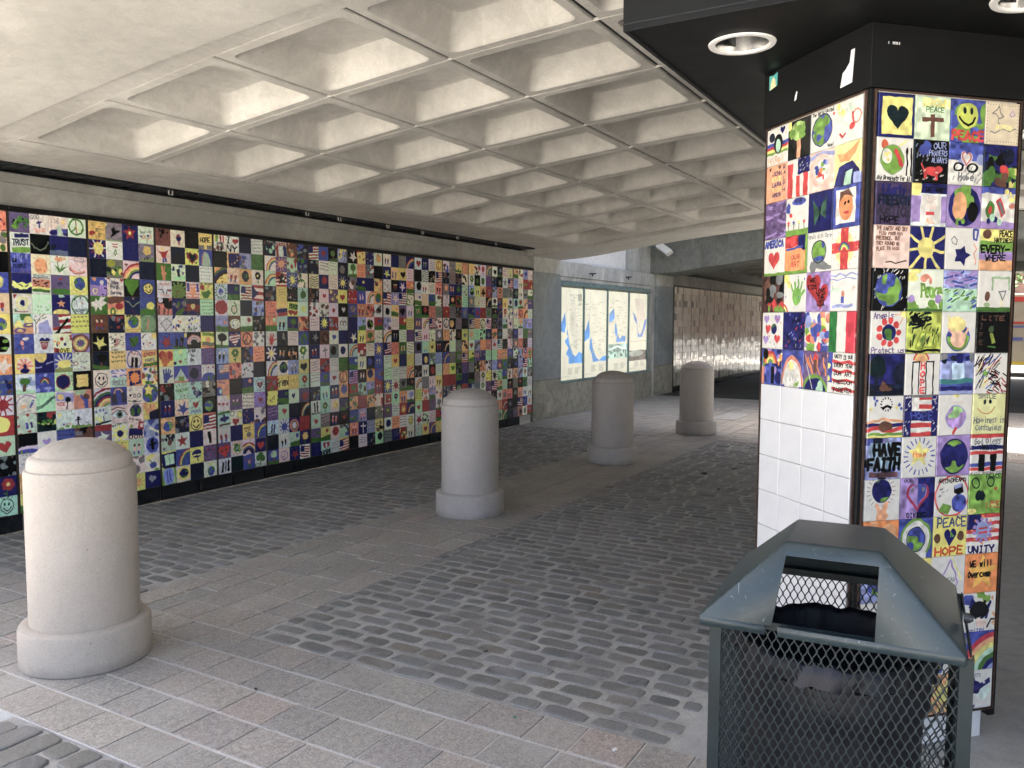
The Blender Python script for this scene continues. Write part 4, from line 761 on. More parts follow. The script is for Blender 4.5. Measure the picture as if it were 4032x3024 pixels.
        c.line([(.35, .86), (.5, .84), (.6, .87), (.9, .83)], .012, 'k')
    elif k == (3, 1): c.bg('n', .2); c.rays(.45, .5, .2, .75, 9, .035, 'y', .2); c.ell(.45, .5, .24, .24, 'y')
    elif k == (3, 2): c.bg('w', .04); c.star(.48, .66, .25, 'n', 5, .6, .3); c.line([(.15, .3), (.25, .22), (.34, .3), (.3, .42), (.2, .38), (.15, .3)], .012, 'e'); c.line([(.8, .05), (.92, .05), (.88, .3), (.8, .28), (.8, .05)], .025, 'b'); c.line([(.82, .4), (.9, .5), (.82, .6), (.9, .75), (.86, .85)], .014, 's')
    elif k == (3, 3): c.rect(0, 0, 1, .3, 'Y'); c.rect(0, .3, 1, .54, 'G'); c.rect(0, .54, 1, .74, 'P'); c.rect(0, .74, 1, 1, 'o'); c.ell(.2, .14, .13, .11, 'B'); c.text('PEACE', .55, .04, .14, .42, 'k', .014); c.text('HAPPINESS', .42, .22, .1, .55, 'k', .01); c.text('EVERY-', .04, .4, .17, .85, 'k', .022); c.text('WHERE', .16, .62, .14, .62, 'k', .016)
    elif k == (4, 0): c.bg('k', .5); c.hatch('www', 60, .01, 0, 0, 1, 1, .9, .07); c.globe(.45, .5, .37, 'b', 'G', .4)
    elif k == (4, 1): c.bg((.88, .90, .82), .05); c.blots('Y', 6, .1, 0, 0, .25, .25); c.blots('s', 4, .07, .4, .05, .7, .3); c.text('Peace', .35, .35, .3, .6, 'G', .03); c.blots('G', 7, .1, 0, .8, 1, 1); c.ell(.1, .7, .08, .1, 'P'); c.ell(.85, .7, .1, .1, 'P'); c.rect(0, .93, 1, 1, 'g')
    elif k == (4, 2): c.bg('m', .2); c.rect(0, 0, 1, .45, 'l', .3); c.hatch('PbP', 26, .025, 0, .05, .9, .4, .1, .25); c.hatch('gbG', 26, .018, 0, .5, .95, .95, .5, .1)
    elif k == (4, 3): c.bg('w', .04); c.line([(.42, .45), (.42, .18), (.92, .18), (.92, .45)], .025, (.6, .72, .55)); c.line([(.62, .5), (.82, .48), (.74, .7), (.62, .5)], .016, 'e'); c.ell(.28, .62, .08, .11, 'B'); c.ell(.27, .82, .09, .06, (.6, .68, .5)); c.line([(.72, .7), (.73, .9)], .015, 'y'); c.rect(0, .88, 1, 1, 'g')
    elif k == (5, 0): c.bg('w', .04); c.rays(.95, .05, .1, .3, 7, .014, 'o', 1.2); c.ell(.95, .03, .13, .13, 'Y'); c.text('Angels', .08, .05, .14, .55, 'p', .012); c.rays(.5, .5, .27, .27, 9, .075, 'R'); c.globe(.5, .5, .19, 'n', 'g'); c.text('Protect us', .04, .85, .13, .92, 'p', .012)
    elif k == (5, 1): c.bg((.70, .74, .32), .4); c.hatch('tkt', 34, .022, .05, .05, .6, .4, .4, .1); c.blots('k', 6, .08, .1, .08, .5, .35); c.hatch('gtk', 22, .014, .1, .4, .9, .9, 1.2, .15); c.line([(.0, .93), (.3, .96), (.6, .92), (.95, .93)], .03, 'k'); c.line([(.25, .85), (.4, .5), (.8, .5), (.85, .85), (.3, .85)], .02, (.55, .62, .2))
    elif k == (5, 2): c.bg('w', .04); c.globe(.48, .62, .34, 'b', 'G', .33); c.ell(.42, .32, .26, .2, (.92, .86, .55)); c.line([(.25, .35), (.2, .15)], .03, (.92, .86, .55)); c.ell(.48, .66, .22, .2, (.93, .74, .62)); c.line([(.35, .55), (.2, .42)], .03, (.93, .74, .62)); c.line([(.65, .6), (.75, .4)], .03, (.93, .74, .62))
    elif k == (5, 3): c.bg('k', .1); c.text('LITE', .15, .1, .1, .7, 'B', .014); c.text('I', .1, .3, .1, .12, 'B'); c.text('F', .1, .5, .1, .12, 'B'); c.text('E', .1, .7, .1, .12, 'B'); c.ell(.46, .42, .08, .09, (.25, .32, .22)); c.poly([(.42, .52), (.52, .52), (.6, .75), (.48, .78)], (.55, .62, .25)); c.line([(.38, .85), (.6, .85)], .02, 'g')
    elif k == (6, 0): c.bg('n', .5); c.ell(.22, .32, .24, .26, 't'); c.rect(.14, .5, .24, .9, 'd'); c.ell(.88, .48, .22, .28, 'd'); c.rect(0, .72, 1, 1, 'd', .5); c.blots('B', 5, .08, .3, .7, .6, .95)
    elif k == (6, 1): c.bg('w', .04); c.ell(.44, .1, .2, .13, 'o'); c.bow(.44, .16, .2, ['R', 'y'], .05); c.rect(.2, .2, .23, .97, 'k'); c.rect(.38, .22, .41, .97, 'k'); c.rect(.58, .22, .61, .97, 'k'); c.rect(.78, .2, .81, .97, 'k'); c.rect(.2, .19, .41, .22, 'k'); c.rect(.58, .19, .81, .22, 'k'); [c.text(ch, .44, .24 + i*.19, .13, .13, 'R', .02) for i, ch in enumerate('HOPE')]
    elif k == (6, 2): c.bg('b', .3); c.rect(0, .2, 1, .7, 'l', .3); c.blots('dne', 6, .12, .05, .05, .95, .22); c.rect(.35, .25, .7, .65, 'L', .3); c.line([(0, .68), (.4, .7), (.8, .66), (1, .68)], .06, (.25, .5, .5)); c.rect(0, .8, 1, .9, 'n', .4); c.rect(0, .9, 1, 1, 'l')
    elif k == (6, 3): c.bg('w', .04); c.hatch('krbynk', 44, .012, 0, .2, .6, .9, .85, .25); c.hatch('rkk', 30, .014, .4, .4, 1, 1, -.5, .16); c.star(.32, .5, .12, 'G')
    elif k == (7, 0): c.bg('w', .05); c.blots('b', 3, .05, .15, .05, .25, .3); c.rays(.52, .2, .14, .16, 14, .014, 'k'); c.line([(.42, .28), (.52, .24), (.62, .28)], .03, 'k'); c.star(.08, .3, .08, 'y', 4, .3); c.star(.8, .28, .09, 'y', 4, .3); c.blots('b', 3, .05, .85, .05, .95, .3); c.line([(0, .65), (.4, .55), (1, .62)], .03, 'o'); c.rect(0, .65, 1, .73, 'n'); c.line([(0, .8), (.3, .76), (.6, .84), (1, .76)], .05, 'R'); c.ell(.5, .72, .2, .12, 'B'); c.rect(0, .88, 1, .94, 'G'); c.rect(0, .94, 1, 1, 'Y')
    elif k == (7, 1): c.flag(0, 0, 1, 1, 9, 'w', 'R', 'w'); c.rect(0, 0, .22, 1, 'n'); c.rect(.8, 0, 1, 1, 'n'); c.hatch('w', 20, .01, .02, .05, .18, .95, .8, .04); c.hatch('w', 20, .01, .82, .05, .96, .95, .8, .04); c.rect(.22, 0, .8, .06, 'e'); c.rect(0, .38, 1, .62, 'n'); c.text('HOPE', .2, .41, .17, .65, 'b', .018)
    elif k == (7, 2): c.bg('w', .04); c.globe(.52, .56, .29, (.72, .58, .82), (.6, .78, .5), .29, 'l'); c.line([(.52, .84), (.46, .93)], .04, 'R'); c.blots('Y', 2, .04, .45, .02, .6, .06); c.line([(.4, .2), (.75, .2)], .01, 'i')
    elif k == (7, 3): c.bg((.88, .88, .62), .06); c.text('SMILE', .15, .02, .1, .55, 'e', .012); c.ell(.35, .2, .045, .05, 't'); c.ell(.52, .2, .045, .05, 't'); c.line([(.15, .36), (.28, .46), (.45, .49), (.58, .44), (.66, .34)], .014, (.75, .5, .3)); c.text('Happiness is', .06, .57, .14, .92, 'e', .012); c.text('Contagious', .12, .76, .14, .78, 'e', .012)
    elif k == (8, 0): c.bg('l', .4); c.blots('bedPn', 22, .1); c.rect(.1, .12, .95, .74, (.52, .62, .68), .4); c.rect(.1, .82, .9, .95, (.4, .28, .3), .5); c.text('HAVE', .2, .16, .26, .78, 'k', .042); c.text('FAITH', .04, .5, .26, .92, 'k', .042)
    elif k == (8, 1): c.bg('w', .04); c.rays(.5, .48, .33, .44, 20, .014, 'b'); c.star(.48, .42, .34, 'Y', 5, .45); c.text('Hope', .33, .36, .14, .35, 'O', .016)
    elif k == (8, 2): c.bg('P', .2); c.globe(.52, .52, .4, 'n', 'G', .42, 'd')
    elif k == (8, 3): c.bg('w', .05); c.rect(0, 0, 1, .1, 'R'); c.text('God Bless', .1, .12, .13, .8, 'e', .012); c.rect(0, .28, 1, .38, 'n'); c.text('America', .3, .27, .12, .5, 'd'); c.rect(0, .42, 1, .5, 'R'); c.rect(0, .7, 1, .8, 'b'); c.rect(0, .82, 1, .9, 'R'); c.rect(.25, .5, .43, .92, 'k'); c.rect(.6, .5, .78, .92, 'k'); c.text('WE WILL REMEMBER THEM', .02, .94, .05, .95, 'e', .006)
    elif k == (9, 0): c.bg('w', .04); c.rays(.45, .28, .33, .4, 22, .006, 'B'); c.globe(.47, .28, .28, 'n', 'G', .28); c.poly([(.32, .98), (.36, .8), (.28, .58), (.36, .56), (.45, .74), (.6, .52), (.68, .56), (.6, .78), (.68, .85), (.6, 1)], (.93, .66, .48))
    elif k == (9, 1): c.bg('P', .4); c.rect(.5, 0, 1, 1, 'n', .4); c.heart(.5, .44, .33, (.65, .16, .28), .38); c.heart(.5, .42, .26, 'P', .31); c.poly([(.5, .15), (.75, .2), (.7, .45), (.5, .68)], 'b'); c.ell(.35, .3, .05, .05, 'e'); c.ell(.65, .3, .05, .05, 'e'); c.text('OUR', .1, .03, .08, .25, 'k'); c.text('DIVIDED', .2, .86, .09, .6, 'k', .012)
    elif k == (9, 2): c.bg('w', .04); c.ring(.5, .5, .49, .49, .02, 'R'); c.text('ARTS+DREAMS', .1, .06, .1, .8, 'k', .01); c.poly([(.55, .25), (.8, .2), (.85, .4), (.7, .48), (.55, .42)], 'k'); c.poly([(.55, .25), (.8, .2), (.78, .3), (.58, .33)], 'l'); c.ell(.72, .68, .22, .23, 'b', .5); c.poly([(.12, .85), (.25, .65), (.5, .75), (.4, .95)], 'G'); c.hatch('e', 8, .01, .1, .25, .4, .5, .6, .06)
    elif k == (9, 3): c.bg((.50, .68, .28), .3); c.ring(.2, .22, .11, .12, .016, 't'); c.ring(.65, .2, .1, .12, .016, 't'); c.text('PEACE', .5, .02, .1, .48, 't'); c.blots('t', 3, .1, .3, .52, .42, .6); c.heart(.82, .38, .05, 'R'); c.text('LOVE', .55, .7, .14, .42, 'R', .014); c.blots('yG', 7, .06, 0, .75, 1, 1)
    elif k == (10, 0): c.bg('O', .2); c.blots('o', 6, .2)
    elif k == (10, 1): c.bg('b', .3); c.ell(.5, .52, .42, .48, 'w'); c.ring(.5, .52, .42, .48, .03, 'G'); c.rect(.2, .85, .8, 1, 'w'); c.globe(.5, .52, .26, 'b', 'G', .3, 'k')
    elif k == (10, 2): c.bg((.92, .88, .45), .08); c.text('PEACE', .1, .04, .22, .88, (.25, .3, .5), .02); c.heart(.5, .5, .17, 'n', .24); c.ell(.12, .52, .09, .12, 'B'); c.ell(.8, .5, .09, .12, 'B'); c.blots('G', 3, .03, .42, .4, .58, .55); c.text('HOPE', .06, .76, .2, .85, (.75, .25, .1), .024)
    elif k == (10, 3): c.flag(0, 0, 1, .78, 8, 'w', 'R', 'n'); c.rays(.48, .4, .27, .27, 11, .05, 'P'); c.ell(.48, .4, .22, .22, 'l'); c.rect(.35, .33, .62, .38, 'R'); c.rect(.35, .44, .62, .49, 'R'); c.rays(.48, .4, .33, .33, 8, .03, 'O'); c.rect(0, .78, 1, 1, 'w'); c.text('UNITY', .06, .8, .17, .8, 'n', .022)
    elif k == (11, 2): c.bg('w', .04); c.line([(.55, .1), (.3, .55), (.4, .8), (.65, .85), (.78, .65), (.55, .1)], .02, 'P'); c.line([(.6, .05), (.88, .6)], .02, 'Y'); c.text('TEAR', .42, .55, .1, .3, 'e')
    elif k == (11, 3): c.bg('O', .12); c.star(.52, .48, .46, (.95, .72, .30), 5, .48); c.text('WE will', .12, .18, .14, .7, 'k', .018); c.text('Overcome', .1, .44, .15, .68, 'k', .018)
    elif k == (12, 3): c.bg('w', .05); c.blots('G', 4, .1, .45, 0, .75, .2); c.blots('b', 3, .1, .05, .15, .25, .35); c.hatch('knk', 30, .035, .2, .35, .75, .65, 1.1, .18); c.ell(.48, .42, .26, .2, 'k', .6); c.blots('i', 3, .1, .35, .75, .6, .85); c.line([(.75, .9), (.85, .7), (.95, .72)], .022, 'k'); c.text('united', .2, .9, .09, .45, 'b'); c.blots('o', 5, .04, .86, .1, .98, .9)
    elif k == (13, 3): c.bg('b', .3); c.bow(1.05, 1.1, 1.0, [(.75, .15, .25), 'o', 'Y', 'm', 'g', 'n', 'l'], .13); c.ell(.08, .2, .1, .12, 'e')
    elif k == (14, 3): c.bg('w', .04); c.text('PARTS', .3, .1, .09, .35, 'e'); c.blots('nb', 6, .12, .25, .3, .6, .5); c.poly([(.1, .3), (.4, .22), (.62, .35), (.9, .22), (.92, .35), (.6, .6), (.1, .62)], 'n', .3); c.poly([(.62, .5), (.9, .36), (.95, .55), (.75, .8), (.5, .66)], (.83, .90, .85)); c.star(.74, .33, .06, 'w'); c.text('Pride', .04, .86, .12, .45, 'n', .012)
    else: motif(c, ['wHr', 'mLg', 'oSy', 'lGb', 'yXk', 'wRr'][(r_ * 3 + q) % 6])
def LF(c, r_, q):
    k = (r_, q)
    if k == (0, 0): c.bg('w', .05); c.ell(.25, .25, .14, .12, 'd'); c.heart(.75, .12, .12, 'n'); c.rect(0, .4, 1, .5, 'b'); c.rect(0, .5, 1, .57, 'R'); c.rect(0, .57, 1, .64, 'Y'); c.rect(0, .64, 1, .7, 'G'); c.ell(.55, .45, .2, .26, 'k'); c.ell(.55, .5, .12, .18, 'm'); c.text('HiRe!', .1, .78, .18, .75, 'o')
    elif k == (0, 1): c.bg((.12, .12, .11), .5); c.blots('Y', 3, .12, 0, 0, .2, .15); c.rays(.1, .1, .15, .35, 6, .02, 'Y', .3); c.rect(.42, .5, .58, 1, (.92, .66, .50)); c.ell(.45, .3, .3, .24, (.62, .74, .42), .4); c.blots('G', 5, .1, .2, .15, .7, .45)
    elif k == (0, 2): c.bg('w', .04); c.text('The World United', .08, .03, .09, .85, 'k', .008); c.globe(.48, .5, .4, 'b', 'G', .38, 'k'); c.heart(.93, .2, .05, 'R'); c.text('Noel', .72, .88, .08, .25, 'k', .008)
    elif k == (0, 3): c.bg('w', .05); c.rect(.3, .1, .75, .3, (.80, .86, .78)); c.rect(.38, .2, .55, .75, (.82, .86, .80)); c.ring(.8, .45, .15, .15, .02, 's'); c.line([(.65, .35), (.68, .6)], .025, 'R'); c.ell(.65, .65, .1, .08, 'R'); c.line([(.2, .75), (.28, .85), (.38, .78)], .03, 'R'); c.blots('Y', 3, .06, .1, .1, .3, .3)
    elif k == (1, 0): c.bg((.90, .64, .48), .1); [c.text(s_, .3, .2 + i*.14, .1, .45, cc, .01) for i, (s_, cc) in enumerate([('JENN', 'n'), ('KATE', 'y'), ('LAURA', 'n'), ('TOM', 'y'), ('JAMESH', 'n')])]; [c.text(ch, .82, .06 + i*.15, .1, .12, 'n', .01) for i, ch in enumerate('RALPH')]; c.heart(.2, .1, .06, 'B'); c.heart(.65, .1, .07, 'B')
    elif k == (1, 1): c.bg('w', .04); c.rect(.05, .12, .28, 1, 'R'); c.rect(.45, .45, .6, 1, 'R'); c.rect(.75, .4, .95, 1, 'R'); c.rect(.5, 0, 1, .42, 'n', .4); c.hatch('w', 12, .008, .52, .03, .9, .38, .5, .05)
    elif k == (1, 2): c.bg('i', .15); c.line([(.05, .15), (.5, .08), (.95, .15)], .05, 'l'); c.ring(.5, .5, .42, .36, .04, (.93, .72, .65)); c.ell(.5, .5, .3, .26, 'w'); c.blots('bGl', 7, .06, .3, .3, .7, .5); c.blots('RO', 5, .06, .35, .5, .6, .65)
    elif k == (1, 3): c.bg((.90, .88, .60), .1); c.poly([(.1, .22), (.4, .28), (.95, .02), (.8, .3), (.55, .45), (.25, .42)], (.92, .60, .36)); c.poly([(.05, .95), (.2, .55), (.45, .48), (.7, .45), (.95, .7), (.98, 1), (0, 1)], 'n', .4); c.poly([(.4, 1), (.45, .7), (.7, .65), (.65, 1)], 'm'); c.rect(.75, .75, 1, 1, 'l')
    elif k == (2, 0): c.bg('p', .4); c.hatch('Pp', 30, .03, 0, 0, .9, 1, 0, .3)
    elif k == (2, 1): c.bg('w', .04); c.ell(.6, .14, .3, .1, 'b', .5); c.blots('b', 4, .07, .05, .2, .3, .4); c.ell(.25, .45, .07, .06, 'R'); [(c.star(.15 + i*.23, .66, .08, cc), c.line([(.15 + i*.23, .7), (.15 + i*.23, .85)], .014, 'g')) for i, cc in enumerate('RbYR')]; c.rect(0, .84, 1, 1, 'G')
    elif k == (2, 2): c.bg('n', .2); c.poly([(.2, .18), (.48, .48), (.78, .12), (.72, .7), (.52, .55), (.3, .85)], (.22, .35, .28), .4); c.line([(.5, .4), (.52, .72)], .02, 'k')
    elif k == (2, 3): c.bg('b', .3); c.rect(.14, .1, .86, .9, 'w'); c.ell(.5, .48, .26, .36, (.90, .56, .34)); c.poly([(.26, .4), (.3, .15), (.6, .1), (.8, .35), (.7, .3), (.45, .22)], 'B'); c.ell(.48, .42, .04, .04, 'k'); c.ell(.6, .42, .04, .04, 'k'); c.line([(.44, .65), (.6, .64)], .025, 'R')
    elif k == (3, 0): c.bg('w', .04); c.text('AMERICA', .05, .06, .16, .9, 'b', .03); c.heart(.5, .55, .27, 'R', .26); c.rect(0, .92, 1, 1, 'G')
    elif k == (3, 1): c.bg('O', .2); c.rect(0, 0, 1, .3, 'R', .4); c.rect(.6, 0, 1, .4, 'n'); c.ell(.5, .65, .42, .38, (.92, .60, .36)); c.text('OUR', .3, .5, .12, .4, 'R'); c.text('ART', .3, .68, .12, .4, 'R'); c.rect(0, .9, 1, 1, 'G'); c.rect(.92, 0, 1, 1, 'G'); c.line([(.1, .35), (.8, .3)], .03, 'b')
    elif k == (3, 2): c.bg('w', .04); c.text('Handle With Care', .03, .06, .1, .95, 'e', .008); c.blots('e', 12, .1, .15, .75, .9, .9); c.globe(.5, .5, .3, 'b', 'G', .28, 'k')
    elif k == (3, 3): c.bg('w', .04); c.ell(.5, .5, .35, .4, (.92, .86, .58)); c.rect(.36, 0, .64, 1, (.76, .2, .2)); c.rect(0, .36, 1, .6, (.76, .2, .2)); c.bow(.5, .55, .18, ['b', 'G', 'Y'], .04); c.rays(.5, .5, .42, .47, 12, .01, 'o')
    elif k == (4, 0): c.bg((.28, .18, .18), .6); c.blots('kBke', 20, .13, 0, 0, 1, .7); c.blots('R', 7, .1, .3, .72, 1, .85); c.blots('G', 6, .08, 0, .88, 1, 1)
    elif k == (4, 1): c.bg('w', .04); c.blots('Y', 4, .1, 0, 0, .3, .3); c.ell(.6, .6, .2, .22, (.45, .66, .30)); [c.line([(.5 + i*.07, .55), (.35 + i*.16, .18 + abs(i - 2)*.06)], .035, (.45, .66, .30)) for i in range(4)]; c.line([(.72, .62), (.92, .45)], .04, (.45, .66, .30)); c.blots('b', 6, .02, .1, .1, .95, .9); c.bow(0, 1, .2, ['R', 'Y', 'G', 'b'], .05)
    elif k == (4, 2): c.bg('P', .3); c.heart(.32, .32, .3, (.62, .12, .14), .34); c.heart(.62, .58, .32, (.66, .14, .15), .36); c.text('WE', .18, .15, .1, .25, 'k', .014); c.text('KIDS', .1, .32, .1, .36, 'k', .012); c.text('LOVE', .45, .42, .12, .4, 'k', .014); c.text('THE', .5, .58, .12, .3, 'k', .014); c.text('USA', .48, .73, .12, .32, 'k', .014)
    elif k == (4, 3): c.bg('w', .05); c.line([(.02, .12), (.2, .16), (.4, .08), (.6, .16), (.8, .1), (.98, .14)], .02, 'l'); c.line([(.02, .22), (.3, .25), (.6, .2), (.98, .24)], .014, 'l'); c.text('Join', .05, .4, .14, .3, 'm'); c.text('Hands', .65, .38, .12, .32, 'i'); c.ell(.5, .58, .06, .08, 's'); c.rect(.44, .64, .56, .8, 'b'); c.line([(.15, .88), (.85, .86)], .04, 'l')
    elif k == (5, 0): c.bg('w', .04); [c.heart(x, y, .14, cc) or c.heart(x, y - .01, .1, 'w') for x, y, cc in ((.22, .2, 'P'), (.75, .18, 'P'), (.2, .75, 'P'), (.75, .72, 'R'), (.3, .46, 'R'))]; c.globe(.6, .45, .14, 'n', 'g'); c.blots('Rb', 8, .018)
    elif k == (5, 1): c.bg('n', .4); c.hatch('dnlR', 40, .012, 0, 0, 1, 1, 1, .06); c.blots('e', 2, .06, .5, .7, .7, .9)
    elif k == (5, 2): c.bg('w', .1); c.blots('GbRlPsY', 34, .12); c.blots('b', 5, .12, .3, .15, .6, .6)
    elif k == (5, 3): c.bg('w', .03); c.rect(0, 0, .32, 1, (.16, .45, .22)); c.rect(.66, 0, 1, 1, (.78, .16, .24))
    elif k == (6, 0): c.bg('b', .5); c.blots('Pn', 10, .12); c.blots('G', 3, .08, 0, .3, .2, .45); c.bow(.45, .4, .3, ['R', 'O', 'Y', 'G'], .07); c.rect(.03, .5, .15, 1, 's'); c.ell(.22, .15, .12, .14, 'k'); c.rect(.5, .5, .65, .95, 'k'); c.blots('YO', 4, .06, .8, .1, 1, .4)
    elif k == (6, 1): c.bg('b', .4); c.ell(.5, .75, .36, .6, 'w'); c.bow(.5, .95, .46, ['s', 'w'], .07, sq=1.6); c.star(.45, .42, .17, 'Y', 6, .5); c.blots('G', 4, .05, .3, .85, .8, .95); c.hatch('e', 6, .01, .3, .65, .7, .85, 1.5, .08)
    elif k == (6, 2): c.bg('p', .3); c.hatch('O', 14, .02, 0, .05, 1, .4, -1.2, .25); c.ell(.5, 1.0, .52, .42, 'G'); c.ell(.5, 1.02, .45, .34, 'n'); c.blots('m', 3, .1, .6, .75, .9, 1); c.rect(.43, .2, .56, .55, 'B'); c.poly([(.38, .22), (.5, .02), (.62, .22)], 'R'); c.line([(.15, .35), (.4, .95)], .014, 'w')
    elif k == (6, 3): c.bg('w', .04); c.rect(0, 0, .2, .75, 'b'); c.blots('Y', 5, .06, .02, .05, .2, .75); [c.line([(.22, .22 + i*.22), (.5, .26 + i*.22), (.75, .2 + i*.22), (1, .25 + i*.22)], .035, 'R') for i in range(4)]; [c.text(s_, .26, .06 + i*.2, .09, .7, 'k', .01) for i, s_ in enumerate(['UNITY IS OUR', 'EVERY YEAR', 'OUR ART', 'FREEDOM', 'FOREVER'])]

def make_atlas(name, cells, n, per_row):
    rows = (len(cells) + per_row - 1) // per_row
    A = np.ones((rows * n, per_row * n, 4), np.float32)
    for i, px in enumerate(cells):
        r_, c = divmod(i, per_row)
        A[r_*n:(r_+1)*n, c*n:(c+1)*n, :3] = px[::-1]
    im = bpy.data.images.new(name, per_row * n, rows * n, alpha=False); im.colorspace_settings.name = 'sRGB'
    im.pixels.foreach_set(A.ravel()); im.update(); im.pack()
    return im, per_row, rows
def tile_mat(name, im, per_row, rows, rough=0.13, gain=1.0, sat=1.0, spec=.5):
    m, t, p = new_mat(name)
    oi = nd(t, 'ShaderNodeObjectInfo'); sp = nd(t, 'ShaderNodeSeparateColor'); t.links.new(oi.outputs['Color'], sp.inputs[0])
    uv = nd(t, 'ShaderNodeUVMap'); uv.uv_map = 'UVMap'; su = nd(t, 'ShaderNodeSeparateXYZ'); t.links.new(uv.outputs[0], su.inputs[0])
    U = math_(t, 'DIVIDE', math_(t, 'ADD', su.outputs[0], sp.outputs[0]), per_row)
    V = math_(t, 'DIVIDE', math_(t, 'ADD', su.outputs[1], sp.outputs[1]), rows)
    cb = nd(t, 'ShaderNodeCombineXYZ'); t.links.new(U, cb.inputs[0]); t.links.new(V, cb.inputs[1])
    ti = nd(t, 'ShaderNodeTexImage'); ti.image = im; ti.interpolation = 'Linear'; t.links.new(cb.outputs[0], ti.inputs[0])
    hs_ = nd(t, 'ShaderNodeHueSaturation'); hs_.inputs['Saturation'].default_value = sat; t.links.new(ti.outputs[0], hs_.inputs['Color'])
    c = mix(t, 1.0, hs_.outputs[0], (gain, gain, gain), 'MULTIPLY')
    nn = noise(t, 5, 4, 0.6, pos(t))
    c = mix(t, 0.15, c, ramp(t, nn, [(0.3, (0.8, 0.79, 0.76)), (0.7, (1.05, 1.05, 1.05))]), 'MULTIPLY')
    t.links.new(c, p.inputs['Base Color']); p.inputs['Roughness'].default_value = rough
    p.inputs['Specular IOR Level'].default_value = 0.5
    p.inputs['Specular IOR Level'].default_value = spec; hn = noise(t, 22, 3, 0.5, pos(t)); bump(t, p, hn, 0.06, 0.01)
    return m
# ------------------------------------------------------------------ ground
GX0, GX1 = -1.72, -0.61
def plane(name, x0, x1, y0, y1, z, mat, th=0.02, **p):
    return box(name, (x0, y0, z - th), (x1, y1, z), mat, **p)
plane('ground', -90, 130, -90, 90, -0.05, MT['plaza'], 0.3, kind='structure')
plane('street', 25.6, 129, -60, 60, -0.02, MT['street'], 0.05, kind='structure')
for i_, (xa, xb) in enumerate(((30, 34), (52, 56))): plane('sidewalk', xa, xb, -59, 59, 0.0, MT['plaza'], 0.02, kind='structure')
plane('roadway', 14.2, 25.5, -12.0, 0.03, -0.004, MT['asphalt'], 0.03, kind='structure')
pad = MB()
for (x0, x1, y0, y1) in ((-0.615, 0.9, -7.2, -5.44), (0.91, 2.4, -12, -5.44), (2.41, 5.0, -12, -5.44), (5.01, 7.7, -12, -5.44), (-0.615, 0.9, -12, -7.21)):
    pad.box((x0, y0, -0.06), (x1, y1, 0.004))
add('pavement', pad.mesh('pavement', bev=0.004), MT['pad'], kind='structure')

def stone_mesh(seed, dome, rnd, name):
    R_ = random.Random(seed); n = 12; rings = []
    for (s, z) in ((1.0, -1.0), (1.0, -0.1), (0.93, 0.55), (0.72, 1.0)):
        rg = []
        for k in range(n):
            a = 2 * math.pi * (k + .5) / n; ca, sa = math.cos(a), math.sin(a); e = rnd
            x = math.copysign(abs(ca) ** e, ca) * .5 * s; y = math.copysign(abs(sa) ** e, sa) * .5 * s
            random.seed(seed * 100 + k); j = 1 + (random.random() - .5) * .09
            rg.append((x * j, y * j, z * dome if z > 0 else z * 0.02))
        rings.append(rg)
    mb = MB().loft(rings, cap0=False)
    me = mb.mesh(name); return me
def apply_field(bed_name, rects, stones, meshes, mat, piece, near_n, z=0.0, bedz=0.001, bedm='mortar'):
    """bed (mortar) + the stones; the near_n largest in the picture as parts, the others one joined part"""
    mb = MB()
    for (x0, x1, y0, y1) in rects: mb.box((x0, y0, -0.06), (x1, y1, z - bedz))
    bed = add(bed_name, mb.mesh(bed_name), MT[bedm], kind='structure')
    def score(s):
        d = Vector((s[0], s[1], 0)) - Vector(CAM); c = d.dot(fw)
        if c < .3: return -1
        px = 2016 + 3279 * d.dot(rr) / c; py = 1512 - 3279 * d.dot(uu) / c
        if px < -60 or px > 3150 or py > 3100: return -1
        return 1.0 / d.length
    st = sorted(stones, key=score, reverse=True)
    for i, s in enumerate(st[:near_n]):
        me = meshes[i % len(meshes)]
        if not me.materials: me.materials.append(mat)
        o = bpy.data.objects.new(piece, me); COL.objects.link(o); o.parent = bed
        o.location = (s[0], s[1], s[5]); o.scale = (s[2], s[3], 1); o.rotation_euler = (s[6], s[7], s[4])
    V, F = [], []; off = 0
    base = [(np.array([v.co[:] for v in me.vertices]), [tuple(p.vertices) for p in me.polygons]) for me in meshes]
    for i, s in enumerate(st[near_n:]):
        v, f = base[i % len(base)]; c, s_ = math.cos(s[4]), math.sin(s[4])
        q = v * np.array([s[2], s[3], 1]); x = q[:, 0] * c - q[:, 1] * s_ + s[0]; y = q[:, 0] * s_ + q[:, 1] * c + s[1]
        V.append(np.stack([x, y, q[:, 2] + s[5]], 1)); F += [tuple(k + off for k in p) for p in f]; off += len(v)
    if V:
        me = bpy.data.meshes.new(piece); me.from_pydata(np.concatenate(V).tolist(), [], F); me.update()
        add(piece, me, mat, bed, kind='stuff')
    return bed
R = random.Random(3)
cob = [stone_mesh(i, 0.0045, 0.36 + 0.05 * (i % 3), 'cobblestone') for i in range(6)]
